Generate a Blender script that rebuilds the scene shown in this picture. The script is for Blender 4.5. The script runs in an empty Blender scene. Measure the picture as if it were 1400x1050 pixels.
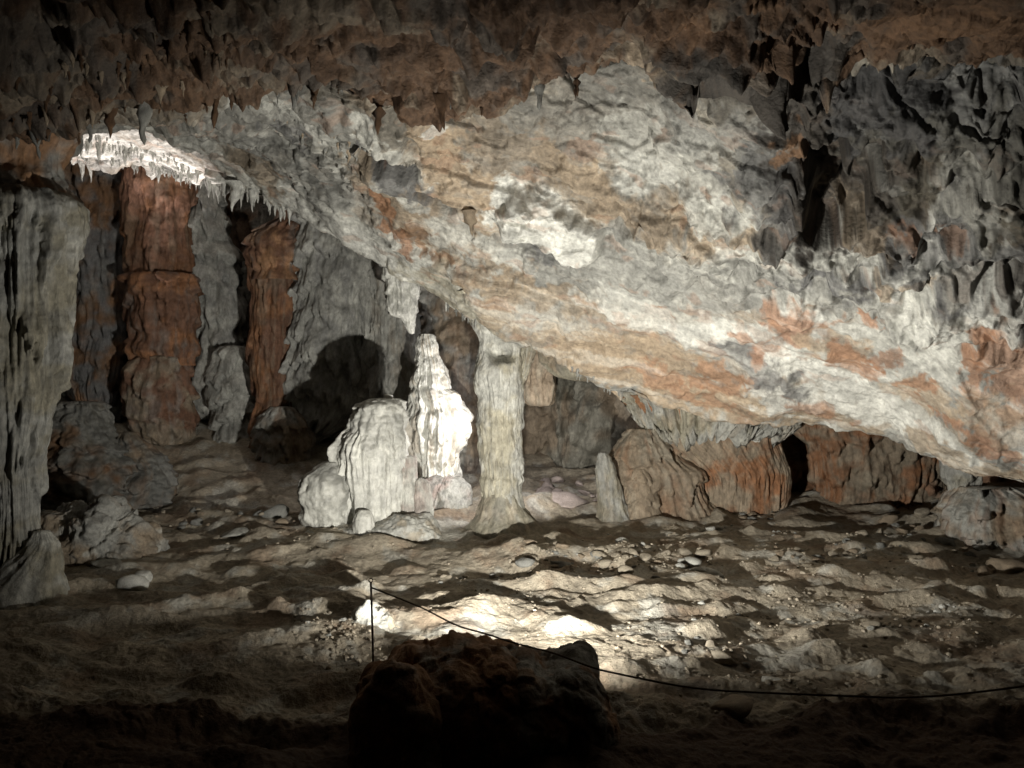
import bpy, bmesh, math, random
import numpy as np

# ------------------------------------------------------------------ camera, world, exposure
scene = bpy.context.scene
COL = scene.collection
CAM_H, FPX = 1.7, 1050.0            # eye height (m); focal length in pixels of the 1400 px wide photograph
cam_data = bpy.data.cameras.new('camera')
cam_data.sensor_width = 36.0
cam_data.lens = 36.0 * FPX / 1400.0
cam_data.clip_start, cam_data.clip_end = 0.05, 200.0
camera = bpy.data.objects.new('camera', cam_data)
camera.location = (0, 0, CAM_H)
camera.rotation_euler = (math.radians(90), 0, 0)
COL.objects.link(camera)
scene.camera = camera

world = bpy.data.worlds.new('World')
scene.world = world
world.use_nodes = True
world.node_tree.nodes['Background'].inputs[0].default_value = (0.6, 0.7, 1.0, 1)
world.node_tree.nodes['Background'].inputs[1].default_value = 0.0   # underground: no daylight gets in

scene.view_settings.view_transform = 'Standard'
scene.view_settings.look = 'None'
scene.view_settings.exposure = 0.0
scene.view_settings.gamma = 1.0
scene.cycles.use_denoising = True
scene.cycles.max_bounces = 6
scene.cycles.diffuse_bounces = 4
scene.cycles.sample_clamp_indirect = 4.0

# lamp positions, watts, colours (each lamp's light is made in its builder below)
LAMPS = {
    'front': dict(loc=(0.0, 4.24, 0.205), aim=(0.75, 8.0, 2.10), watts=860, col=(1.0, 0.96, 0.875), size=172, blend=0.8, rad=0.03, beam_blocker=True),
    'floor': dict(loc=(0.13, 4.28, 0.17), aim=(0.35, 8.0, 1.2), watts=270, col=(1.0, 0.95, 0.86), size=174, blend=0.7, rad=0.03),  # second lamp added to light the floor at lower power
    'back': dict(loc=(-0.17, 8.66, 1.30), aim=(-0.62, 9.64, 1.05), watts=72, col=(1.0, 0.95, 0.93), size=178, blend=0.25, rad=0.04),
    'left': dict(loc=(-4.85, 9.75, 0.78), aim=(-4.75, 10.05, 4.5), watts=1150, col=(1.0, 0.90, 0.87), size=50, blend=0.6, rad=0.04),
}

rng = np.random.default_rng(7)
random.seed(7)

# ------------------------------------------------------------------ noise in numpy
from concurrent.futures import ThreadPoolExecutor
_pool = ThreadPoolExecutor(4)
_perm = np.tile(rng.permutation(256).astype(np.intp), 3)
_g = rng.normal(size=(256, 3)).astype(np.float32)
_g /= np.linalg.norm(_g, axis=1, keepdims=True)
_pg = np.ascontiguousarray(_g[_perm[:512]].T)

def _chunked(fn, p):
    p = np.asarray(p, np.float32)
    sh = p.shape[:-1]
    p = p.reshape(-1, 3)
    if len(p) < 20000: return fn(p).reshape(sh)
    return np.concatenate(list(_pool.map(fn, np.array_split(p, max(4, len(p) // 70000))))).reshape(sh)

def _perlin(p):
    f, i, w = [], [], []
    for c in range(3):
        x = np.ascontiguousarray(p[:, c]); fl = np.floor(x); fr = x - fl
        ii = fl.astype(np.intp) & 255
        f.append((fr, fr - 1)); i.append((ii, (ii + 1) & 255)); w.append(fr * fr * fr * (fr * (fr * 6 - 15) + 10))
    rx = []
    for dx in (0, 1):
        a = _perm.take(i[0][dx]); ry = []
        for dy in (0, 1):
            b = _perm.take(a + i[1][dy]); rz = []
            for dz in (0, 1):
                h = b + i[2][dz]
                v = _pg[0].take(h) * f[0][dx]; v += _pg[1].take(h) * f[1][dy]; v += _pg[2].take(h) * f[2][dz]
                rz.append(v)
            rz[1] -= rz[0]; rz[1] *= w[2]; rz[0] += rz[1]; ry.append(rz[0])
        ry[1] -= ry[0]; ry[1] *= w[1]; ry[0] += ry[1]; rx.append(ry[0])
    rx[1] -= rx[0]; rx[1] *= w[0]; rx[0] += rx[1]
    return rx[0] * np.float32(1.5)
def perlin(p): return _chunked(_perlin, p)

def _worley(p):
    """distance to the nearest of scattered points: 1 - this gives rounded knobs"""
    i = np.floor(p).astype(np.intp); f = p - i
    best = np.full(len(p), 9.0, np.float32)
    for dx in (-1, 0, 1):
        a = _perm.take((i[:, 0] + dx) & 255)
        for dy in (-1, 0, 1):
            b = _perm.take(a + ((i[:, 1] + dy) & 255))
            for dz in (-1, 0, 1):
                h = b + ((i[:, 2] + dz) & 255)
                d = ((dx + 0.5 + 0.45 * _pg[0].take(h) - f[:, 0]) ** 2 + (dy + 0.5 + 0.45 * _pg[1].take(h) - f[:, 1]) ** 2
                     + (dz + 0.5 + 0.45 * _pg[2].take(h) - f[:, 2]) ** 2)
                np.minimum(best, d, out=best)
    return np.sqrt(best)
def worley(p): return _chunked(_worley, p)

def fbm(p, octv=4, gain=0.5, off=0.0):
    p = np.asarray(p, np.float32) + np.float32(off)
    s, a, k = 0, 1.0, 1.0
    for o in range(octv):
        s = s + a * perlin(p * k + o * 17.3)
        a *= gain; k *= 2.03
    return s

def ridged(p, octv=3, off=0.0):
    p = np.asarray(p, np.float32) + np.float32(off)
    s, a, k = 0, 1.0, 1.0
    for o in range(octv):
        s = s + a * (1 - 2 * np.abs(perlin(p * k + o * 11.7)))
        a *= 0.5; k *= 2.03
    return s / 1.75

def billow(p, octv=2, off=0.0):
    """rounded ribs with sharp grooves between them"""
    p = np.asarray(p, np.float32) + np.float32(off)
    s, a, k = 0, 1.0, 1.0
    for o in range(octv):
        s = s + a * (2 * np.abs(perlin(p * k + o * 11.7)) - 0.5)
        a *= 0.5; k *= 2.03
    return s

def sstep(a, b, x):
    t = np.clip((x - a) / (b - a), 0, 1)
    return t * t * (3 - 2 * t)

def catmull(xs, ys, q):
    """smooth interpolation of ys (n, ...) over xs (n) at q (m), monotone-limited"""
    xs = np.asarray(xs, float); ys = np.asarray(ys, float)
    if ys.ndim == 1: ys = ys[:, None]; flat = True
    else: flat = False
    h = np.diff(xs)[:, None]
    d = np.diff(ys, axis=0) / h
    m = np.zeros_like(ys)
    m[0], m[-1] = d[0], d[-1]
    if len(xs) > 2:
        prod = d[:-1] * d[1:]
        hm = np.where(prod > 0, 2 * prod / np.where(prod > 0, d[:-1] + d[1:], 1), 0)
        m[1:-1] = hm
    q = np.clip(q, xs[0], xs[-1])
    k = np.clip(np.searchsorted(xs, q, side='right') - 1, 0, len(xs) - 2)
    t = ((q - xs[k]) / (xs[k + 1] - xs[k]))[:, None]
    hh = h[k]
    r = ((2*t**3 - 3*t**2 + 1) * ys[k] + (t**3 - 2*t**2 + t) * hh * m[k]
         + (-2*t**3 + 3*t**2) * ys[k + 1] + (t**3 - t**2) * hh * m[k + 1])
    return r[:, 0] if flat else r

# ------------------------------------------------------------------ pixels of the photograph -> places
def pix(px, py, d):
    return np.array([(px - 700) / FPX * d, d, CAM_H + (525 - py) / FPX * d])

def floor_base(x, y):
    x = np.asarray(x, float); y = np.asarray(y, float)
    t = np.clip(y - 4.3, 0, 6.0)
    z = -0.08 + 0.0125 * t * t
    z = z + 0.16 * np.clip(y - 10.3, 0, 3)
    # the clay bank that climbs under the back left wall
    z = z + 0.42 * sstep(9.3, 12.0, y - 0.10 * (x + 3)) * sstep(-0.9, -3.0, x)
    # the visitors' path in front of the lamp, with a low clay bank added along its far edge to shade it
    z = z + 0.10 * sstep(4.1, 3.4, y) + 0.12 * np.exp(-((y - 4.0 - 0.10 * np.sin(1.3 * x + 0.6) - 0.05 * np.sin(3.7 * x)) / 0.16) ** 2) * (0.75 + 0.25 * np.sin(2.3 * x + 1.0))
    return z

def on_floor(px, py):
    lo, hi = 1.5, 14.0
    for _ in range(40):
        d = 0.5 * (lo + hi)
        q = pix(px, py, d)
        if q[2] > floor_base(q[0], q[1]): lo = d
        else: hi = d
    q = pix(px, py, lo)
    return np.array([q[0], q[1], float(floor_base(q[0], q[1]))])

# ------------------------------------------------------------------ materials
MATS = {}
def rock_material(name, rough=0.8, bump=0.5, scale=1.0, spec=0.3, flute=0.0, lo=0.62, hi=1.32):
    m = bpy.data.materials.new(name); m.use_nodes = True
    nt = m.node_tree; N = nt.nodes; L = nt.links
    bs = N['Principled BSDF']
    at = N.new('ShaderNodeVertexColor'); at.layer_name = 'Col'
    geo = N.new('ShaderNodeTexCoord')
    mp = N.new('ShaderNodeMapping'); mp.inputs['Scale'].default_value = (scale, scale, scale * (1 - 0.85 * flute))
    L.new(geo.outputs['Object'], mp.inputs['Vector'])
    n1 = N.new('ShaderNodeTexNoise'); n1.inputs['Scale'].default_value = 26; n1.inputs['Detail'].default_value = 8; n1.inputs['Roughness'].default_value = 0.68
    n2 = N.new('ShaderNodeTexNoise'); n2.inputs['Scale'].default_value = 7; n2.inputs['Detail'].default_value = 6; n2.inputs['Roughness'].default_value = 0.65
    for n in (n1, n2): L.new(mp.outputs['Vector'], n.inputs['Vector'])
    mr = N.new('ShaderNodeMapRange'); mr.inputs['From Min'].default_value = 0.3; mr.inputs['From Max'].default_value = 0.7
    mr.inputs['To Min'].default_value = lo; mr.inputs['To Max'].default_value = hi
    L.new(n1.outputs['Fac'], mr.inputs['Value'])
    mr2 = N.new('ShaderNodeMapRange'); mr2.inputs['From Min'].default_value = 0.3; mr2.inputs['From Max'].default_value = 0.7
    mr2.inputs['To Min'].default_value = 0.5 + lo / 2; mr2.inputs['To Max'].default_value = 0.5 + hi / 2
    L.new(n2.outputs['Fac'], mr2.inputs['Value'])
    mu = N.new('ShaderNodeMath'); mu.operation = 'MULTIPLY'
    L.new(mr.outputs['Result'], mu.inputs[0]); L.new(mr2.outputs['Result'], mu.inputs[1])
    mx = N.new('ShaderNodeVectorMath'); mx.operation = 'SCALE'
    L.new(at.outputs['Color'], mx.inputs[0]); L.new(mu.outputs['Value'], mx.inputs['Scale'])
    L.new(mx.outputs['Vector'], bs.inputs['Base Color'])
    bs.inputs['Roughness'].default_value = rough
    bs.inputs['Specular IOR Level'].default_value = spec
    if bump > 0:
        b1 = N.new('ShaderNodeBump'); b1.inputs['Strength'].default_value = bump; b1.inputs['Distance'].default_value = 0.03
        L.new(n1.outputs['Fac'], b1.inputs['Height'])
        L.new(b1.outputs['Normal'], bs.inputs['Normal'])
    MATS[name] = m
    return m

rock_material('ceiling_rock', 0.74, 0.7, lo=0.7, hi=1.24, spec=0.4)
rock_material('clay_floor', 0.86, 0.9)
rock_material('wall_rock', 0.8, 0.8, flute=0.4)
rock_material('flowstone', 0.66, 0.75, flute=0.5)
rock_material('wet_calcite', 0.38, 0.6, flute=0.4, spec=0.5, lo=0.72, hi=1.15)
rock_material('loose_stone', 0.82, 0.6, scale=1.4)

def plain(name, col, rough=0.5, metal=0.0, emit=None, es=0.0):
    m = bpy.data.materials.new(name); m.use_nodes = True
    nt = m.node_tree; b = nt.nodes['Principled BSDF']
    n = nt.nodes.new('ShaderNodeTexNoise'); n.inputs['Scale'].default_value = 40
    r = nt.nodes.new('ShaderNodeMix'); r.data_type = 'RGBA'
    r.inputs['A'].default_value = tuple(c * 0.75 for c in col) + (1,)
    r.inputs['B'].default_value = tuple(min(1, c * 1.2) for c in col) + (1,)
    nt.links.new(n.outputs['Fac'], r.inputs['Factor']); nt.links.new(r.outputs['Result'], b.inputs['Base Color'])
    b.inputs['Roughness'].default_value = rough; b.inputs['Metallic'].default_value = metal
    if emit:
        b.inputs['Emission Color'].default_value = emit + (1,); b.inputs['Emission Strength'].default_value = es
    MATS[name] = m
plain('rusty_iron', (0.06, 0.04, 0.03), 0.7, 0.6)
plain('rope_fibre', (0.10, 0.075, 0.05), 0.9)
plain('lamp_housing', (0.03, 0.03, 0.032), 0.5, 0.3)
plain('lamp_glass', (0.8, 0.8, 0.8), 0.2, 0.0, (1.0, 0.93, 0.82), 8.0)

# ------------------------------------------------------------------ mesh helpers
def finish(me, P, C, mat, smooth=True):
    if smooth: me.polygons.foreach_set('use_smooth', np.ones(len(me.polygons), bool))
    if C is not None:
        ca = me.color_attributes.new('Col', 'FLOAT_COLOR', 'POINT')
        c4 = np.ones((len(P), 4), np.float32); c4[:, :3] = np.clip(C, 0.004, 0.9)
        ca.data.foreach_set('color', c4.ravel())
    me.materials.append(MATS[mat])
    me.update()

def raw_mesh(name, P, Q, C, mat, smooth=True):
    """P (n,3) points, Q (m,4) quads"""
    P = np.asarray(P, np.float32); Q = np.asarray(Q, np.int32)
    me = bpy.data.meshes.new(name)
    me.vertices.add(len(P)); me.vertices.foreach_set('co', P.ravel())
    me.loops.add(Q.size); me.loops.foreach_set('vertex_index', Q.ravel())
    me.polygons.add(len(Q)); me.polygons.foreach_set('loop_start', np.arange(0, Q.size, Q.shape[1], dtype=np.int32))
    me.update(calc_edges=True)
    finish(me, P, C, mat, smooth)
    return me

def quads(n, m, wrap=False):
    i = np.arange(n - 1)[:, None]; j = np.arange(m if wrap else m - 1)[None, :]
    jn = (j + 1) % m
    return np.stack([i * m + j, i * m + jn, (i + 1) * m + jn, (i + 1) * m + j], -1).reshape(-1, 4)

def grid_normals(P, wrap=False):
    du = np.gradient(P, axis=0)
    if wrap: dv = (np.roll(P, -1, 1) - np.roll(P, 1, 1)) * 0.5
    else: dv = np.gradient(P, axis=1)
    n = np.cross(du, dv)
    return n / np.maximum(np.linalg.norm(n, axis=-1, keepdims=True), 1e-9)

def tag(o, label=None, cat=None, group=None, kind=None):
    for k, v in (('label', label), ('category', cat), ('group', group), ('kind', kind)):
        if v: o[k] = v
    return o

def obj(name, me, parent=None, loc=None):
    o = bpy.data.objects.new(name, me); COL.objects.link(o)
    if parent is not None: o.parent = parent
    if loc is not None: o.location = loc
    return o

def thing(name, loc, label, cat, group=None):
    o = bpy.data.objects.new(name, None); COL.objects.link(o); o.location = loc; o.empty_display_size = 0.1
    return tag(o, label, cat, group, 'thing')

# palette (real surface colours)
WHITE = np.array([0.66, 0.66, 0.61]); PALE = np.array([0.46, 0.46, 0.42]); GREY = np.array([0.25, 0.25, 0.23])
SLATE = np.array([0.13, 0.13, 0.13]); DARK = np.array([0.055, 0.048, 0.040]); TAN = np.array([0.335, 0.27, 0.195])
PEACH = np.array([0.43, 0.34, 0.24]); ORANGE = np.array([0.40, 0.195, 0.095]); BROWN = np.array([0.15, 0.085, 0.045])
OLIVE = np.array([0.31, 0.29, 0.225]); CLAY = np.array([0.33, 0.29, 0.225]); REDROCK = np.array([0.15, 0.08, 0.05])

def lerp(a, b, t): return a + (b - a) * np.asarray(t)[..., None]

def seg_dist(P, pts):
    best = np.full(P.shape[:-1], 1e9)
    pts = [np.asarray(p, float) for p in pts]
    if len(pts) == 1: return np.linalg.norm(P - pts[0], axis=-1)
    for a, b in zip(pts[:-1], pts[1:]):
        ab = b - a; t = np.clip(((P - a) @ ab) / max(ab @ ab, 1e-9), 0, 1)
        best = np.minimum(best, np.linalg.norm(P - (a + t[..., None] * ab), axis=-1))
    return best

def tiers(z, wob, h):
    """stacked skirts: each swells downwards and ends in a sharp undercut"""
    f = z / h + wob
    i = np.floor(f); f = f - i
    a = 0.45 + 0.55 * np.abs(np.sin(i * 12.9898 + 4.1))
    return a * sstep(0.0, 0.14, f) * (1 - f) ** 0.8

# ------------------------------------------------------------------ the cave floor
def smooth_axis(parts):
    """parts: [(a, b, n), ...] -> one increasing array"""
    return np.concatenate([np.linspace(a, b, n, endpoint=False) for a, b, n in parts] + [[parts[-1][1]]])

def floor_relief(x, y, fine=True):
    p = np.stack([x, y, np.zeros_like(x)], -1)
    warp = 0.35 * perlin(p * 0.8 + 5.1)
    q = np.stack([x * 0.62 + 0.4 * warp, y * 1.25 + warp, np.zeros_like(x)], -1)
    z = 0.085 * fbm(q, 2, 0.5, 3.3) + 0.065 * perlin(np.stack([x * 1.1 + warp, y * 2.1 + 1.5 * warp, np.zeros_like(x) + 7.7], -1))
    q2 = np.stack([x * 1.5 + warp, y * 3.2 + 2 * warp, np.zeros_like(x) + 4.0], -1)
    r = ridged(q2, 2, 9.1)
    z = z + 0.030 * np.clip(r, 0, None) * sstep(-0.2, 0.5, perlin(p * 0.9 + 31))
    cl = np.stack([x * 2.3 + 2 * warp, y * 3.6 + 2 * warp, np.zeros_like(x) + 1.0], -1)
    z = z + 0.12 * np.clip(perlin(cl) - 0.02, 0, 1) + 0.055 * np.clip(perlin(cl * 2.1 + 9.0), 0, 1) * sstep(-0.3, 0.3, perlin(p * 0.7 + 51))
    z = z * sstep(0.15, 1.0, np.hypot(x - 0.0, (y - 4.3) * 1.2))
    if fine:
        z = z + 0.013 * fbm(p * 7.0, 4, 0.6, 1.7) + 0.005 * fbm(p * 34.0, 2, 0.6, 8.8)
        bank = np.exp(-((y - 4.0) / 0.3) ** 2)
        z = z + bank * (0.05 * fbm(p * 2.6, 3, 0.55, 15.5) + 0.02 * fbm(p * 11, 3, 0.6, 16.5))
        crk = np.clip(1 - np.abs(perlin(p * 4.2 + 71)) * 14, 0, 1) * sstep(0.0, 0.4, perlin(p * 1.3 + 12))
        z = z - 0.012 * crk
    return z

def build_floor():
    rows = 1.0 / smooth_axis([(1 / 0.35, 1 / 3.3, 40), (1 / 3.3, 1 / 4.0, 50), (1 / 4.0, 1 / 10.6, 350), (1 / 10.6, 1 / 16.5, 40)])
    u = smooth_axis([(-3.2, -0.74, 60), (-0.74, 0.74, 620), (0.74, 3.2, 60)])
    Y, U = np.meshgrid(rows, u, indexing='ij')
    X = U * Y
    Z = floor_base(X, Y) + floor_relief(X, Y)
    # ridges of clay close behind the lamp throw the long streaks of shade
    P = np.stack([X, Y, Z], -1)
    n1 = fbm(P * 1.4, 4, 0.55, 40); n2 = fbm(P * 5.0, 4, 0.6, 41)
    C = CLAY * (1 + 0.25 * n1 + 0.22 * n2)[..., None]
    C = lerp(C, PALE * 0.95, 0.6 * sstep(0.12, 0.5, fbm(P * 2.3, 4, 0.6, 43)))
    C = lerp(C, BROWN * 1.2, 0.4 * sstep(0.1, 0.6, fbm(P * 1.9, 4, 0.6, 44)))
    C = lerp(C, BROWN * 0.45, sstep(4.3, 3.9, Y + 0.25 * n1))  # foreground shade put into the clay colour
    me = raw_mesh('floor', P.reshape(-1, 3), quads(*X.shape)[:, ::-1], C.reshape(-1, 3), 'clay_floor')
    tag(obj('floor', me), kind='structure')
    # behind the camera
    x, y = np.meshgrid(np.linspace(-9, 9, 90), np.linspace(-6, 0.6, 40), indexing='xy')
    z = 0.01 + 0.05 * fbm(np.stack([x, y, 0 * x], -1), 3)
    P = np.stack([x, y, z - 0.03 * sstep(0.0, 0.6, y)], -1)
    me = raw_mesh('path', P.reshape(-1, 3), quads(*x.shape), np.tile(BROWN, (x.size, 1)), 'clay_floor')
    tag(obj('path', me), kind='structure')
build_floor()

# ------------------------------------------------------------------ the ceiling: one parametric sheet, near overhead -> lip -> recess -> sloping slab -> lower edge -> back chamber
#        px     k1        k2          k3 (lip)     recess  k5 slab top   k6           k7           k8 lower edge
CEIL = [(-900, (0, 3.8), (90, 4.5), (170, 5.4), 0.15, (170, 6.6), (180, 7.8), (190, 9.2), (205, 10.3)),
        (-100, (0, 3.8), (100, 4.7), (200, 5.8), 0.15, (195, 6.9), (195, 8.0), (198, 9.3), (205, 10.3)),
        (0,    (0, 3.8), (95, 4.7), (184, 5.8), 0.20, (190, 6.9), (190, 8.0), (194, 9.3), (205, 10.3)),
        (100,  (0, 3.8), (80, 4.7), (152, 5.8), 0.25, (160, 7.0), (176, 8.0), (192, 9.2), (220, 10.1)),
        (200,  (0, 3.8), (70, 4.7), (142, 5.8), 0.30, (160, 7.0), (178, 8.0), (202, 9.1), (234, 9.9)),
        (300,  (0, 3.8), (60, 4.6), (128, 5.6), 0.35, (138, 6.8), (172, 7.7), (210, 8.6), (252, 9.4)),
        (400,  (0, 3.8), (55, 4.5), (112, 5.4), 0.35, (106, 6.5), (170, 7.4), (235, 8.2), (297, 8.8)),
        (500,  (0, 3.8), (75, 4.5), (148, 5.3), 0.35, (142, 6.4), (220, 7.1), (290, 7.7), (355, 8.4)),
        (560,  (0, 3.8), (78, 4.5), (156, 5.3), 0.35, (150, 6.4), (240, 7.0), (320, 7.7), (392, 8.3)),
        (660,  (0, 3.8), (70, 4.5), (140, 5.2), 0.30, (133, 6.3), (240, 6.9), (345, 7.5), (446, 8.2)),
        (750,  (0, 3.8), (62, 4.4), (125, 5.1), 0.25, (118, 6.1), (235, 6.8), (360, 7.4), (478, 8.15)),
        (850,  (0, 3.8), (45, 4.3), (92, 5.0), 0.20, (88, 6.0), (230, 6.6), (390, 7.3), (545, 8.25)),
        (950,  (0, 3.8), (85, 4.3), (172, 4.9), 0.55, (150, 5.8), (270, 6.4), (420, 7.1), (570, 8.2)),
        (1020, (0, 3.8), (80, 4.2), (165, 4.8), 0.5, (150, 5.6), (290, 6.2), (440, 6.9), (582, 8.0)),
        (1150, (0, 3.8), (45, 4.2), (90, 4.7), 0.12, (92, 5.3), (290, 6.0), (450, 6.7), (588, 7.8)),
        (1250, (0, 3.8), (45, 4.1), (90, 4.6), 0.10, (94, 5.1), (300, 5.8), (480, 6.4), (620, 7.4)),
        (1330, (0, 3.8), (45, 4.1), (90, 4.5), 0.10, (94, 5.0), (310, 5.6), (500, 6.2), (662, 7.0)),
        (1420, (0, 3.8), (45, 4.0), (90, 4.4), 0.10, (94, 4.9), (320, 5.4), (510, 6.0), (676, 6.7)),
        (1700, (0, 3.7), (45, 3.9), (90, 4.3), 0.10, (94, 4.7), (340, 5.1), (540, 5.6), (720, 6.2)),
        (2300, (0, 3.4), (45, 3.6), (90, 3.9), 0.10, (94, 4.2), (360, 4.6), (560, 5.0), (740, 5.5))]

def ceiling_knots():
    us, K = [], []
    for px, k1, k2, k3, rec, k5, k6, k7, k8 in CEIL:
        w = lambda k: (k[1], CAM_H + (525 - k[0]) / FPX * k[1])
        k1 = (-110, 3.15)
        a = [(0.5, 3.75), w(k1), w(k2), w(k3)]
        y3, z3 = a[-1]; y5, z5 = w(k5)
        a += [(y3 + 0.22 * (y5 - y3), max(z3, z5) + rec), (y3 + 0.65 * (y5 - y3), max(z3, z5) + rec), (y5, z5), w(k6), w(k7), w(k8)]
        y8, z8 = a[-1]
        a += [(y8 + 0.22, z8 + 0.30), (y8 + 0.7, min(max(z8 + 0.9, 3.0), 5.3)), (11.5, 5.3), (16.5, 5.4)]
        us.append((px - 700) / FPX); K.append(a)
    return np.array(us), np.array(K)                    # K (cols, knots, 2)

def ceiling_surface(u, t):
    us, K = ceiling_knots()
    c = catmull(us, K.reshape(len(us), -1), u).reshape(len(u), K.shape[1], 2)    # (u, knots, 2)
    kn = np.arange(K.shape[1])
    yz = catmull(kn, c.transpose(1, 0, 2).reshape(K.shape[1], -1), t).reshape(len(t), len(u), 2)
    y, z = yz[..., 0], yz[..., 1]
    return np.stack([u[None, :] * y, y, z], -1)

_pu = np.linspace(-0.8, 0.8, 240); _pt = np.concatenate([np.linspace(0.9, 3.0, 60), np.linspace(6.0, 9.0, 200)])
_PS = ceiling_surface(_pu, _pt)
_PX = 700 + FPX * _PS[..., 0] / _PS[..., 1]; _PY = 525 - FPX * (_PS[..., 2] - CAM_H) / _PS[..., 1]
def on_ceiling(px, py):
    k = np.argmin((_PX - px) ** 2 + (_PY - py) ** 2)
    return _PS.reshape(-1, 3)[k]

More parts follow.
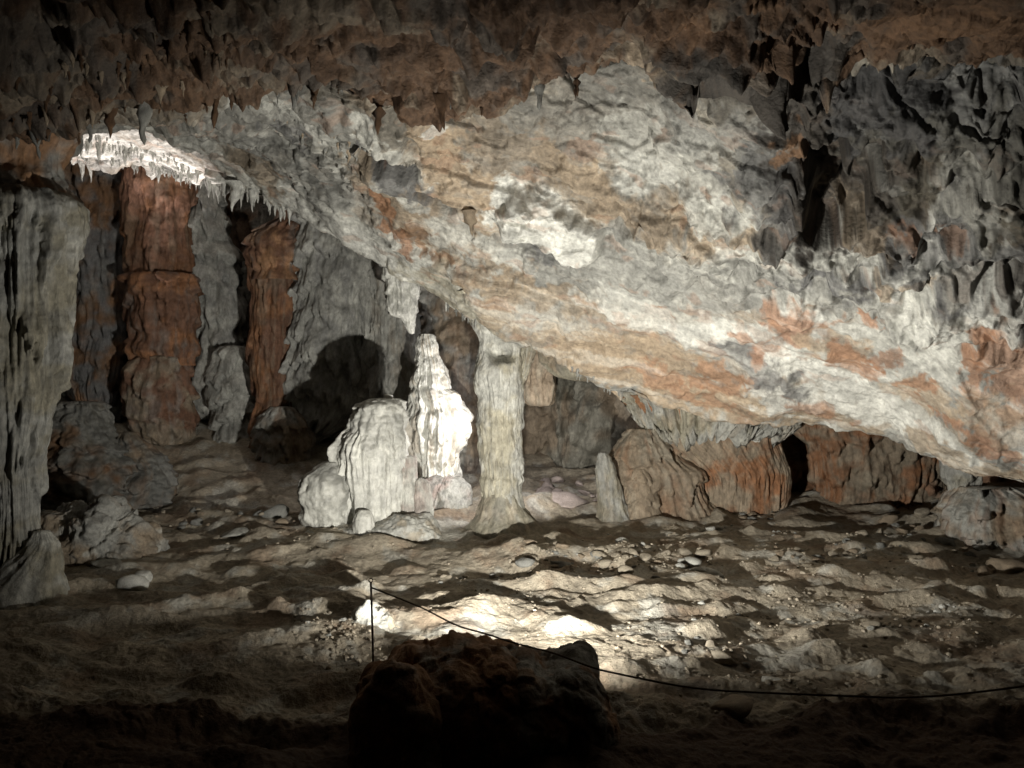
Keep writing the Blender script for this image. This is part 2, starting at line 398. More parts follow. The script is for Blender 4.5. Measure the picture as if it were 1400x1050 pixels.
# mineral patches: (colour, half width in px, [(px, py), ...], strength)
PATCH = [
    (WHITE * .95, 15, [(62, 208), (120, 198), (180, 210), (240, 230), (300, 250), (380, 288)], 1),
    (GREY, 60, [(220, 190), (330, 165), (440, 175)], .8), (GREY * .7, 70, [(720, 180), (840, 140), (900, 190)], .6),
    (PALE, 30, [(190, 190), (280, 205)], .9), (PALE, 30, [(330, 140), (440, 190)], .8),
    (PALE, 34, [(385, 262), (470, 320), (555, 376)], 1.08), (WHITE * .8, 20, [(395, 276), (480, 335), (560, 388)], 1.08),
    (GREY * .75, 50, [(350, 215), (430, 240)], .8), (TAN, 22, [(340, 220), (370, 250)], .8), (SLATE, 24, [(395, 175), (420, 185)], .7),
    (TAN * .9, 35, [(500, 250), (560, 300), (640, 370)], .9), (ORANGE * .8, 10, [(500, 270), (560, 345)], .8), (PALE, 18, [(525, 245), (565, 280)], .9),
    (SLATE, 16, [(500, 215), (585, 275)], .9), (PALE, 16, [(480, 175), (515, 200)], 1), (PALE, 28, [(610, 330), (650, 310)], .9),
    (BROWN * 1.4, 9, [(560, 320), (600, 360), (650, 375)], .8), (TAN, 12, [(575, 372), (690, 385)], .7),
    (PEACH * .85, 38, [(600, 210), (620, 260), (665, 285)], 1), (WHITE * .8, 8, [(603, 185), (600, 200)], 1), (PEACH, 22, [(790, 230), (830, 270)], .9),
    (PEACH * .6, 30, [(660, 190), (760, 240), (850, 290), (950, 320)], .6),
    (WHITE * 1.08, 34, [(712, 288), (738, 300)], 1.08), (WHITE, 24, [(740, 305), (800, 332)], 1.08), (PALE, 30, [(790, 345), (900, 350)], .8),
    (WHITE * .8, 22, [(870, 225), (910, 240)], .9), (PALE, 45, [(880, 200), (960, 250)], .7), (GREY, 40, [(950, 190), (1040, 200)], .8),
    (TAN, 30, [(770, 250), (880, 300), (960, 310)], .7), (PALE, 22, [(960, 285), (1030, 285)], .9), (TAN * .9, 20, [(1010, 310), (1050, 335)], .9),
    (GREY, 45, [(740, 350), (760, 400)], .9), (SLATE, 12, [(730, 345), (790, 352)], .8),
    (GREY * 1.25, 45, [(840, 360), (960, 385), (1100, 375)], .9), (GREY, 40, [(1000, 380), (1150, 400), (1330, 420)], .8),
    (SLATE, 20, [(1090, 385), (1150, 395), (1260, 420), (1390, 440)], .9), (PALE, 25, [(1000, 350), (1180, 365)], .8),
    (OLIVE, 40, [(580, 400), (650, 430)], .9), (TAN, 50, [(700, 420), (760, 450), (840, 470)], .9), (GREY * 1.3, 26, [(740, 430), (840, 440)], .7),
    (TAN * 1.1, 16, [(690, 385), (760, 410), (860, 445)], .7),
    (PEACH, 55, [(880, 500), (940, 540), (1030, 565)], 1), (PEACH * .9, 30, [(800, 480), (850, 520)], .9), (ORANGE * .9 + .03, 22, [(960, 525), (1030, 530)], 0.68),
    (ORANGE * .9 + .03, 14, [(870, 505), (960, 560), (1060, 578)], 0.59), (TAN, 20, [(1020, 575), (1180, 585)], .9), (ORANGE * .9, 12, [(880, 425), (900, 430)], 1),
    (WHITE * .95, 24, [(830, 420), (900, 450), (1000, 475)], .9), (WHITE, 32, [(1010, 465), (1090, 505), (1190, 565), (1290, 625)], 1),
    (WHITE * .9, 24, [(1080, 425), (1150, 470), (1240, 545), (1330, 100), (1390, 620)], .9),
    (WHITE * .9, 28, [(1045, 545), (1080, 555)], 1), (SLATE, 18, [(1000, 490), (1050, 515), (1085, 540)], .85),
    (ORANGE * .9 + .03, 16, [(1015, 470), (1050, 490)], 0.77), (ORANGE * .9 + .03, 14, [(1090, 570), (1135, 572)], 0.68),
    (PALE * 1.1, 60, [(1210, 470), (1290, 490)], .9), (WHITE, 24, [(1250, 500), (1290, 470)], .7), (GREY, 22, [(1200, 450), (1240, 480)], .7),
    (ORANGE * .9 + .03, 26, [(1075, 440), (1095, 465)], 0.85), (PEACH, 20, [(1110, 470), (1160, 490)], .8), (ORANGE * .9 + .03, 18, [(1150, 495), (1190, 515)], 0.85),
    (ORANGE * .9 + .03, 14, [(1170, 432), (1180, 440)], 0.85), (ORANGE * .9 + .03, 12, [(1200, 500), (1225, 505)], 0.77), (PEACH, 20, [(1215, 535), (1290, 560)], .8), (ORANGE * .9 + .03, 9, [(1235, 535), (1265, 543)], 0.77),
    (ORANGE * .9 + .03, 14, [(1335, 500), (1320, 535)], 0.85), (ORANGE * .9 + .03, 12, [(1290, 575), (1330, 610), (1375, 628)], 0.81), (ORANGE * .9 + .03, 40, [(1390, 490), (1395, 560)], 0.81),
    (ORANGE * .9 + .03, 15, [(1345, 470), (1370, 480)], 0.68), (PEACH, 26, [(1320, 560), (1390, 600)], .5), (TAN * 1.1, 22, [(1260, 610), (1330, 655), (1400, 665)], .9), (PEACH, 14, [(1280, 400), (1240, 405)], .8),
    (SLATE * .6, 55, [(1050, 240), (1090, 290)], .8), (DARK * .8, 62, [(930, 110), (1000, 150), (1080, 120)], 1.08), (DARK * .8, 52, [(1110, 140), (1150, 250), (1130, 310)], 1.08), (BROWN, 16, [(1080, 205), (1115, 220)], .9), (TAN * .6, 14, [(1120, 300), (1145, 305)], .9),
    (SLATE * .4, 70, [(1200, 150), (1390, 170)], .9), (OLIVE * .24, 70, [(1230, 240), (1380, 260)], .7), (DARK, 18, [(1210, 200), (1170, 300), (1140, 330)], .9),
    (SLATE * .7, 40, [(1250, 330), (1390, 360)], .8), (DARK, 20, [(1370, 380), (1360, 400)], .9), (ORANGE * .5, 12, [(1225, 318), (1262, 326), (1295, 330)], .6), (TAN * .6, 20, [(1160, 330), (1200, 340)], .8),
    (BROWN * .8, 50, [(1210, 40), (1390, 40)], 1), (BROWN * .9, 34, [(930, 40), (1040, 20)], 1), (TAN * .55, 22, [(870, 95), (900, 75)], .9), (TAN * .8, 14, [(890, 80), (880, 110)], .8),
]

def build_ceiling():
    u = smooth_axis([(-1.5, -0.76, 40), (-0.76, 0.74, 880), (0.74, 1.5, 40)])
    seg = [(0, 1, 14), (1, 2, 80), (2, 3, 80), (3, 4, 20), (4, 5, 14), (5, 6, 26), (6, 7, 105), (7, 8, 105), (8, 9, 105), (9, 10, 18), (10, 11, 12), (11, 12, 10), (12, 13, 10)]
    t = smooth_axis(seg)
    S = ceiling_surface(u, t)
    n = grid_normals(S)
    if n[..., 2].mean() > 0: n = -n
    T = np.repeat(t[:, None], len(u), 1); U = np.repeat(u[None], len(t), 0)
    PXX = 700 + FPX * U
    # how rough each zone of the rock is
    near = sstep(3.3, 2.6, T)
    right = sstep(980, 1120, PXX + 60 * perlin(S * 1.5 + 3)) * sstep(7.95, 7.35, T + 0.25 * perlin(S * 2.0 + 9) - 0.0004 * (PXX - 1100))
    mid = sstep(790, 900, PXX) * sstep(7.0, 7.3, T) * sstep(8.1, 7.8, T)
    leftm = sstep(330, 380, PXX) * sstep(560, 480, PXX) * sstep(8.8, 8.3, T) * sstep(6.3, 6.8, T)
    patchy = sstep(0.05, 0.5, fbm(S * 1.1, 3, 0.5, 21))
    edge = sstep(8.75, 8.95, T) * sstep(9.6, 9.1, T) * sstep(430, 330, PXX)
    rough = np.clip(0.10 + 0.62 * near + 1.0 * right + 0.7 * mid + 0.22 * leftm + 0.25 * patchy + 0.4 * edge, 0, 1.1)
    band = sstep(350, 400, PXX) * sstep(720, 600, PXX) * sstep(8.2, 8.5, T)
    rough *= 1 - 0.8 * band
    flatpart = sstep(1120, 1230, PXX) * sstep(2.7, 2.2, T)
    rough *= (1 - 0.85 * flatpart)
    # direction of the bedding that runs down to the right
    e = on_ceiling(1200, 560) - on_ceiling(520, 320); e /= np.linalg.norm(e)
    al = S @ e
    across = S - al[..., None] * e
    B = across * 2.6 + (al * 0.35)[..., None] * e
    D = 0.10 * fbm(S * 0.8, 3, 0.5, 1.0) + 0.05 * fbm(S * 2.2, 3, 0.5, 2.0)
    bed = fbm(B, 3, 0.5, 5.0)
    smooth = sstep(760, 860, PXX) * sstep(7.5, 7.9, T)
    calm = 1 - 0.6 * np.maximum(smooth, band)
    D += 0.03 * bed * calm
    for k, (sc, th, a) in enumerate([(0.9, 0.10, 0.08), (1.5, -0.12, 0.05), (2.1, 0.22, 0.035), (3.4, 0.15, 0.018), (3.0, -0.25, 0.022)]):
        w = fbm(B * 0.30 * sc + 0.40 * S * sc, 4, 0.5, 50 + 7 * k)
        D += a * calm * sstep(th - 0.03, th + 0.03, w)
    D += (0.012 + 0.05 * rough) * fbm(S * 4.6, 3, 0.55, 6.0)
    D += (0.0065 - 0.003 * smooth + 0.012 * rough) * fbm(S * 15, 4, 0.65, 7.0)
    wk = np.clip(1 - worley(S * np.array([6.0, 6.0, 4.0]) + 0.5 * perlin(S * 3)[..., None]), 0, 1)
    D += rough * (0.10 * wk + 0.035 * np.clip(1 - worley(S * 17.0), 0, 1))
    D -= 0.12
    fade = sstep(0.0, 1.0, T)
    P = S + n * (D * fade)[..., None]
    # hanging drips and draperies: the rock drawn straight down
    G = np.stack([S[..., 0], S[..., 1], 0.15 * S[..., 2]], -1)
    G = G + 0.06 * perlin(S * 3.0)[..., None]
    d1 = np.clip(perlin(G * 8.0 + 3.0) - 0.02, 0, 1) ** 1.2
    d2 = np.clip(perlin(G * 19.0 + 8.0) + 0.05, 0, 1) ** 1.2
    d3 = np.clip(perlin(G * 3.2 + 18.0) + 0.1, 0, 1)
    dm = rough * sstep(-0.15, 0.45, fbm(S * 1.3, 3, 0.5, 78))
    drip = dm * (0.20 * d1 + 0.09 * d2 + 0.20 * d3)
    hol = sstep(0.15, 0.45, fbm(S * 2.6, 2, 0.5, 77)) * rough
    P[..., 2] += -drip * fade + 0.13 * hol * fade
    # the deep recesses of the right hand side
    for (pp, w, dep) in (([(930, 120), (1000, 150)], 50, .5), ([(1130, 210), (1140, 270), (1125, 315)], 26, .4), ([(1205, 205), (1165, 300)], 16, .3), ([(1365, 385), (1355, 405)], 12, .25),
                         ([(585, 280), (600, 285)], 16, .25), ([(500, 215), (560, 240)], 14, .16)):
        w3 = [on_ceiling(*p) for p in pp]
        r = w / FPX * w3[0][1]
        dd = seg_dist(S + 0.10 * np.stack([perlin(S * 4 + 1), perlin(S * 4 + 2), perlin(S * 4 + 3)], -1), w3)
        m = sstep(r * 1.3, r * 0.7, dd)
        P -= n * (dep * m)[..., None]
        P[..., 2] += 0.15 * m
    # the white slab that stands proud in the middle
    w3 = [on_ceiling(712, 295), on_ceiling(745, 300), on_ceiling(795, 332)]
    dslab = seg_dist(S + 0.06 * np.stack([perlin(S * 5 + 1), perlin(S * 5 + 2), perlin(S * 5 + 3)], -1), w3)
    P += n * ((0.17 + 0.05 * bed) * sstep(0.26, 0.16, dslab + 0.04 * perlin(S * 11)))[..., None]

    # ---- colour
    n1 = fbm(S * 1.3, 4, 0.55, 100); n2 = fbm(S * 4.5, 5, 0.6, 101); n3 = fbm(B * 1.1, 5, 0.6, 102)
    C = lerp(np.broadcast_to(GREY * 1.2, S.shape), TAN * 0.95 + 0.02, 0.7 * sstep(-0.25, 0.45, n1 + 0.6 * n3))
    C = lerp(C, PALE * 1.1, 0.8 * sstep(-0.05, 0.45, n3 + 0.3 * n2))
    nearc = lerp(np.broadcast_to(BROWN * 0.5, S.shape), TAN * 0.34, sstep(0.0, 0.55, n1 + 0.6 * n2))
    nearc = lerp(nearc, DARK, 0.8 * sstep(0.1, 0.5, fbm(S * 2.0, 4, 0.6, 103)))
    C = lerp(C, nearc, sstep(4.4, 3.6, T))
    rc = lerp(np.broadcast_to(SLATE * .42, S.shape), TAN * 0.20, sstep(-0.1, 0.5, n2 + 0.4 * n1))
    C = lerp(C, rc, 0.92 * right * sstep(4, 6.2, T))
    painted_falloff = sstep(7.75, 6.5, T + 0.5 * n1 + 0.0006 * (900 - PXX)) * sstep(3.3, 4.0, T)       # lamp falloff put into the colour: higher rock darker and browner
    C = C * (1 - 0.5 * painted_falloff)[..., None] * (1 - painted_falloff[..., None] * np.array([-0.03, 0.05, 0.14]))
    W = S + 0.13 * np.stack([fbm(S * 2.4, 4, 0.6, 110), fbm(S * 2.4, 4, 0.6, 120), fbm(S * 2.4, 4, 0.6, 130)], -1)
    W += 0.10 * (bed - bed.mean())[..., None] * e
    n4 = fbm(S * 16, 3, 0.6, 160)
    for col, w, pts, st in PATCH:
        w3 = [on_ceiling(*p) for p in pts]
        r = 1.15 * w / FPX * np.mean([q[1] for q in w3])
        lo = np.min(w3, 0) - r * 2 - 0.4; hi = np.max(w3, 0) + r * 2 + 0.4
        sel = np.all((S > lo) & (S < hi), -1)
        if not sel.any(): continue
        dd = seg_dist(W[sel], w3)
        m = 0.92 * st * sstep(r * 1.25, r * 0.75, dd + (0.55 * r + 0.03) * n2[sel] + 0.05 * n4[sel])
        C[sel] = lerp(C[sel], np.broadcast_to(np.asarray(col), (m.size, 3)), m)
    quiet = 1 - 0.5 * np.maximum(smooth, band)
    C = C * (1 + quiet * (0.24 * n2 + 0.28 * fbm(S * 17, 4, 0.75, 105)))[..., None]
    wm = sstep(0.25, 0.19, dslab + 0.02 * n4)
    C = lerp(C, WHITE * (1 + 0.3 * n2 + 0.2 * n4)[..., None], 0.75 * wm)
    st1 = fbm(across * 7.0 + (al * 0.45)[..., None] * e, 4, 0.6, 170)      # streaks along the bedding
    C = C * (1 + 0.35 * st1 * sstep(6.8, 7.6, T))[..., None]
    C = lerp(C, WHITE * .9, 0.35 * sstep(0.1, 0.5, st1) * sstep(7.3, 8.0, T))
    # small specks of orange clay and grey crust over the pale bands
    sp = sstep(0.38, 0.52, fbm(B * 1.6 + S * 1.5, 4, 0.6, 140)) * sstep(6.0, 6.6, T)
    C = lerp(C, ORANGE * 0.8 + 0.05, 0.28 * sp * (1 - 0.8 * right))
    sp = sstep(0.42, 0.56, fbm(B * 1.3 + S * 2.5, 4, 0.65, 150)) * sstep(6.0, 6.6, T)
    C = lerp(C, GREY, 0.3 * sp)
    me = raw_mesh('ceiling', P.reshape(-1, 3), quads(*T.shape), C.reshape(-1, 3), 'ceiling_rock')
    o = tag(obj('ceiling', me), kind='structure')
    # behind the camera
    x, y = np.meshgrid(np.linspace(-9, 9, 90), np.linspace(-6, 0.75, 40), indexing='xy')
    q = np.stack([x, y, 0 * x], -1)
    z = 3.78 + 0.25 * fbm(q, 4)
    q[..., 2] = z
    me = raw_mesh('ceiling', q.reshape(-1, 3), quads(*x.shape)[:, ::-1], np.tile(BROWN, (x.size, 1)), 'ceiling_rock')
    tag(obj('ceiling', me), kind='structure')
    return o, P, T, U
ceiling, CP, CT, CU = build_ceiling()
_ccx = 700 + FPX * CP[..., 0] / np.maximum(CP[..., 1], .3); _ccy = 525 - FPX * (CP[..., 2] - CAM_H) / np.maximum(CP[..., 1], .3)

# ------------------------------------------------------------------ the walls round the chamber
WALL = [(-9.0, -6.0), (-8.4, 0.0), (-7.0, 5.0), (-7.4, 9.0), (-7.3, 11.8), (-6.0, 12.9), (-4.6, 12.9), (-3.4, 12.5), (-2.6, 11.7), (-1.6, 11.3), (-0.7, 11.5),
        (0.6, 11.6), (1.6, 11.2), (2.4, 10.2), (3.4, 9.9), (4.4, 9.7), (5.4, 9.6), (6.6, 8.8), (8.0, 6.0), (9.0, 0.0), (9.0, -6.0), (0.0, -6.6), (-9.0, -6.0)]
def build_wall():
    W = np.array(WALL)
    s0 = np.concatenate([[0], np.cumsum(np.linalg.norm(np.diff(W, axis=0), axis=1))])
    # fine columns where the photograph looks, coarse elsewhere
    sa, sb = s0[3], s0[18]
    s = smooth_axis([(0, sa, 60), (sa, sb, 700), (sb, s0[-1], 60)])
    xy = catmull(s0, W, s)
    zz = np.linspace(-0.3, 6.0, 200)
    Z, Sx = np.meshgrid(zz, s, indexing='ij')
    P0 = np.stack([np.repeat(xy[None, :, 0], len(zz), 0), np.repeat(xy[None, :, 1], len(zz), 0), Z], -1)
    n = grid_normals(P0)
    cen = np.array([0, 5.0, 0])
    n = n * np.where(((cen - P0) * n).sum(-1, keepdims=True) < 0, -1, 1)
    F = np.stack([P0[..., 0], P0[..., 1], 0.10 * Z + 0.35 * perlin(P0 * 1.2)], -1)
    flutes = fbm(F * 3.0, 3, 0.55, 200)
    fine = billow(F * 7.0, 2, 201)
    bulge = fbm(P0 * np.array([1.0, 1.0, 0.8]), 3, 0.5, 202)
    led = ridged(np.stack([P0[..., 0] * 0.5, P0[..., 1] * 0.5, Z * 2.2], -1), 2, 203)
    # masses that lean out of the wall, stacked like wet cloth
    big = np.clip(fbm(np.stack([P0[..., 0] * 0.9, P0[..., 1] * 0.9, Z * 0.25], -1), 2, 0.5, 205), -0.3, 1)
    D = 0.36 * bulge + 0.18 * flutes + 0.06 * fine + 0.09 * led + 0.45 * big + 0.03 * fbm(P0 * 9, 3, 0.6, 204) + 0.12 * fbm(P0 * 3.1, 3, 0.55, 207)
    D = D + 0.26 * tiers(Z, 1.1 * fbm(np.stack([P0[..., 0] * 1.3, P0[..., 1] * 1.3, 0.3 * Z], -1), 3, 0.5, 206) + 0.5 * flutes, 0.62)
    P = P0 + n * D[..., None]
    n1 = fbm(P0 * 1.1, 4, 0.55, 210); n2 = fbm(F * 6, 4, 0.6, 211)
    C = lerp(np.broadcast_to(GREY * 0.9, P0.shape), PALE * 0.85, sstep(-0.1, 0.5, n1 + 0.2 * n2))
    C = lerp(C, BROWN * 1.2, 0.8 * sstep(0.1, 0.5, fbm(P0 * 0.9, 3, 0.5, 212)))
    rightc = lerp(np.broadcast_to(TAN * 0.7, P0.shape), ORANGE * 0.6, sstep(-0.5, 0.6, n2 + n1))
    C = lerp(C, rightc, sstep(1.9, 2.6, P0[..., 0] + 0.3 * n1) * 0.85)
    midc = lerp(np.broadcast_to(GREY * 0.75 * np.array([1.04, 1.0, .9]), P0.shape), TAN * 0.6, sstep(-0.2, 0.4, n1 + 0.25 * n2))
    C = lerp(C, midc, sstep(-1.6, -1.0, P0[..., 0]) * sstep(2.3, 1.7, P0[..., 0]))
    C = C * (1 + 0.06 * n2 + 0.25 * fbm(P0 * 5, 4, 0.6, 214))[..., None]
    me = raw_mesh('wall_back', P.reshape(-1, 3), quads(*Z.shape), C.reshape(-1, 3), 'wall_rock')
    tag(obj('wall_back', me), kind='structure')
build_wall()

# ------------------------------------------------------------------ formations
def vec_noise(P, k, off): return np.stack([fbm(P * k, 2, 0.5, off), fbm(P * k, 2, 0.5, off + 31), fbm(P * k, 2, 0.5, off + 63)], -1)

def ringform(depth, rows, ryr=0.8, nu=150, nv=170, fk=3.0, fa=0.10, fz=0.12, fine=0.03, ledge=0.04, lk=5.0, lump=0.06, seed=0,
             cols=(PALE, GREY, TAN), drip=0.0, cx=0.0, close_top=True, close_bot=False, knob=0.0, groove=0.4, tier=None, dents=()):
    nu, nv = int(nu * 0.84), int(nv * 0.84)
    """a stack of outlines (py, left px, right px[, dy]) at one depth, fluted and lumpy. Returns points, quads, colours."""
    rows = sorted([r if len(r) > 3 else (*r, 0.0) for r in rows], key=lambda r: r[0])
    A = np.array(rows, float)
    py = np.linspace(A[0, 0], A[-1, 0], nv)
    I = catmull(A[:, 0], A[:, 1:], py)
    dep = depth + I[:, 2]
    c = ((I[:, 0] + I[:, 1]) / 2 - 700) / FPX * dep
    r = np.maximum((I[:, 1] - I[:, 0]) / 2, 0.3) / FPX * dep
    z = CAM_H + (525 - py) / FPX * dep
    th = np.linspace(0, 2 * np.pi, nu, endpoint=False)
    ct, st = np.cos(th), np.sin(th)
    rm = np.median(r)
    zz = np.repeat(z[:, None], nu, 1)
    base = np.stack([c[:, None] + r[:, None] * ct, depth + I[:, 2][:, None] + r[:, None] * ryr * st, zz], -1)
    cyl = np.stack([np.repeat(ct[None], nv, 0) * fk, np.repeat(st[None], nv, 0) * fk, zz * fz / 0.12 * 0.9 + seed * 3.1], -1)
    cyl[..., :2] += 0.16 * vec_noise(base, 1.5, seed)[..., :2]
    fl = fbm(cyl, 3, 0.55, seed * 1.7)
    fr = billow(cyl * np.array([1.9, 1.9, 0.8]), 2, seed + 5.5)
    lp = fbm(base * (0.55 / max(rm, .05)), 3, 0.5, seed + 9)
    ld = fbm(np.stack([base[..., 0] * 2.6, base[..., 1] * 2.6, zz * lk], -1), 3, 0.55, seed + 13)
    kn = (np.clip(1.0 - worley(base * np.array([8, 8, 5.0]) + seed), 0, 1) * 0.8 + 0.4 * np.clip(1.0 - worley(base * np.array([20, 20, 13.0]) + seed), 0, 1)) if knob else 0.0
    rr = r[:, None]
    k = np.minimum(rr / rm, 1.3) * rm
    D = k * (0.8 * fa * fl + groove * fa * fr + lump * lp * 2) + ledge * k * ld * 1.4 + (0.016 + fine * k) * fbm(base * np.array([7, 7, 2.6]), 5, 0.6, seed + 17) + knob * kn
    if tier:
        D = D + tier[1] * tiers(zz, 0.9 * fbm(base * np.array([1.6, 1.6, 0.5]), 2, 0.5, seed + 33) + 0.5 * fl, tier[0]) * np.minimum(rr / rm, 1.0)
    nx, ny = ct * ryr, st
    nl = np.hypot(nx, ny); nx, ny = nx / nl, ny / nl
    P = base.copy()
    P[..., 0] += D * nx; P[..., 1] += D * ny
    if drip: P[..., 2] += drip * (fl + 0.6 * fr) * (np.linspace(0, 1, nv) ** 1.5)[:, None]
    for (qx, qy, ax, ay, dd) in dents:
        ppx = 700 + FPX * P[..., 0] / P[..., 1]; ppy = 525 - FPX * (P[..., 2] - CAM_H) / P[..., 1]
        P[..., 1] += dd * np.exp(-(((ppx - qx) / ax) ** 2 + ((ppy - qy) / ay) ** 2) ** 2) * (base[..., 1] < depth)
    if close_top: P[0] = P[0].mean(0)
    if close_bot: P[-1] = P[-1].mean(0)
    n1 = fbm(base * 2.2, 4, 0.55, seed + 21); n2 = 0.6 * fbm(cyl * np.array([1.5, 1.5, 1.0]), 3, 0.6, seed + 25)
    C = lerp(np.broadcast_to(cols[0], P.shape), cols[1], sstep(-0.3, 0.5, n1 + 0.4 * fbm(base * 6, 3, 0.6, seed + 26)))
    C = lerp(C, cols[2], 0.45 * sstep(-0.1, 0.5, n2 + 0.4 * fbm(base * 5, 3, 0.6, seed + 27)))
    C = C * (1 + 0.26 * fbm(base * 7, 4, 0.6, seed + 29))[..., None]
    return P.reshape(-1, 3), quads(nv, nu, True)[:, ::-1], C.reshape(-1, 3)

def lump(prof, y0, dr, zb, seed=0, nx=150, nphi=90, amp=0.04, k=3.0, facet=0.0, cols=(PALE, GREY, TAN), power=0.75, flute=0.0, depth=None):
    """a mass lying on the ground: outline [(px, py)] seen from the front at depth y0, half depth dr, bottom zb"""
    A = np.array(prof, float)
    depth = y0 if depth is None else depth
    px = np.linspace(A[0, 0], A[-1, 0], nx)
    py = catmull(A[:, 0], A[:, 1], px)
    x = (px - 700) / FPX * depth
    H = np.maximum(CAM_H + (525 - py) / FPX * depth - zb, 0.01)
    ph = np.linspace(-0.15, np.pi + 0.15, nphi)
    w = np.clip(np.sin(np.linspace(0, np.pi, nx)), 0, 1) ** 0.4
    d = dr * (0.25 + 0.75 * w)
    cs, sn = np.cos(ph), np.sin(ph)
    yy = y0 - d[:, None] * np.sign(cs) * np.abs(cs) ** power
    zz = zb + H[:, None] * np.sign(sn) * np.abs(sn) ** power
    B = np.stack([np.repeat(x[:, None], nphi, 1), yy, zz], -1)
    c = np.array([x.mean(), y0, zb + 0.35 * H.mean()])
    n = grid_normals(B); n = n * np.where(((B - c) * n).sum(-1, keepdims=True) < 0, -1, 1)
    D = amp * fbm(B * k, 4, 0.5, seed) + 0.25 * amp * fbm(B * k * 6, 3, 0.6, seed + 3)
    if facet:
        for q in range(3):
            wv = fbm(B * k * (0.6 + 0.5 * q), 2, 0.5, seed + 40 + q * 9)
            D += facet * (0.8 - 0.2 * q) * sstep(-0.02, 0.02, wv - 0.1 * q)
            D += facet * 0.8 * np.abs(wv)
    if flute:
        F = np.stack([B[..., 0], B[..., 1], 0.12 * B[..., 2]], -1)
        D += flute * fbm(F * 9, 3, 0.55, seed + 7)
    P = B + n * D[..., None]
    P[0] = P[0].mean(0); P[-1] = P[-1].mean(0)
    n1 = fbm(B * 2.2, 4, 0.55, seed + 21); n2 = fbm(B * 5.0, 4, 0.6, seed + 25)
    C = lerp(np.broadcast_to(cols[0], P.shape), cols[1], sstep(-0.15, 0.4, n1))
    C = lerp(C, cols[2], 0.8 * sstep(0.05, 0.45, n2))
    C = C * (1 + 0.22 * fbm(B * 8, 4, 0.6, seed + 29))[..., None]
    return P.reshape(-1, 3), quads(nx, nphi), C.reshape(-1, 3)

def put(name, geo, mat, origin, parent=None):
    """link geometry given in world space as an object whose origin is at origin (children: relative to the parent's origin)"""
    P, Q, C = geo
    o = obj(name, raw_mesh(name, P - np.asarray(origin), Q, C, mat), parent)
    if parent is None: o.location = origin
    return o

# --- the fluted column at the left edge of the chamber
b = on_floor(40, 812); d = b[1]
t = thing('stone_column', b, 'wide fluted grey column at the left edge, flat ledge near its top, thin foot', 'column')
put('shaft', ringform(d, [(262, -60, 75), (272, -75, 87), (284, -80, 92), (330, -78, 87), (400, -72, 82), (480, -60, 75), (540, -45, 66), (600, -30, 54), (650, -22, 44), (700, -20, 44), (740, -22, 46), (790, -28, 50), (840, -30, 54)],
    ryr=0.75, nu=260, nv=320, fk=4.2, fa=0.26, lump=0.05, ledge=0.03, seed=3, tier=(0.9, 0.10), cols=(GREY * 1.1, OLIVE * 0.7, GREY * .8)), 'flowstone', b, t)
put('neck', ringform(d + 0.15, [(100, -80, 130), (190, -60, 90), (235, -45, 74), (262, -60, 86), (290, -60, 90)], ryr=0.9, nu=120, nv=80, fk=3, fa=0.18, seed=4, tier=(.3,.08), cols=(GREY * .8, BROWN * 1.4, SLATE), close_top=False), 'flowstone', b, t)
put('foot', ringform(d - 0.05, [(725, 50, 66), (745, 38, 80), (790, -20, 86), (815, -40, 90), (840, -50, 96)], ryr=0.8, nu=130, nv=90, fk=1.8, fa=0.12, seed=5, cols=(PALE * .8, OLIVE * .8, PALE * .8)), 'flowstone', b, t)

# --- the slim column in the middle
b = on_floor(685, 722); d = b[1]
t = thing('stone_column', b, 'slim ringed grey-green column standing in the middle of the chamber', 'column')
put('shaft', ringform(d, [(405, 610, 780), (430, 640, 748), (452, 652, 728), (470, 657, 714), (490, 656, 711), (512, 652, 713), (540, 654, 712), (572, 657, 711), (580, 655, 713), (588, 657, 711), (620, 659, 711), (650, 662, 711), (656, 660, 713), (664, 661, 711), (690, 662, 714), (712, 658, 720), (728, 648, 732), (745, 640, 740)],
    ryr=0.95, nu=230, nv=330, fk=4.0, fa=0.055, lump=0.02, ledge=0.012, seed=11, tier=(0.75, 0.035), dents=[(684, 478, 17, 13, 0.15), (694, 487, 12, 9, 0.09), (676, 488, 8, 10, 0.06)], close_top=False, cols=(OLIVE * 1.25, PALE, GREY * 1.25)), 'flowstone', b, t)
put('foot', ringform(d - 0.02, [(672, 664, 706), (690, 657, 714), (705, 650, 724), (718, 640, 736), (730, 628, 750), (748, 610, 772), (775, 585, 798)], ryr=0.9, nu=130, nv=70, fk=1.6, fa=0.08, seed=12, cols=(OLIVE * .9, CLAY, GREY)), 'flowstone', b, t)
put('arch', ringform(d - 0.02, [(440, 706, 744), (470, 712, 734), (490, 713, 728), (508, 711, 722), (525, 708, 716)], ryr=0.7, nu=90, nv=110, fk=2, fa=0.25, seed=13, tier=(.2, .03), cols=(OLIVE, TAN, PALE), close_top=False, close_bot=True), 'flowstone', b, t)

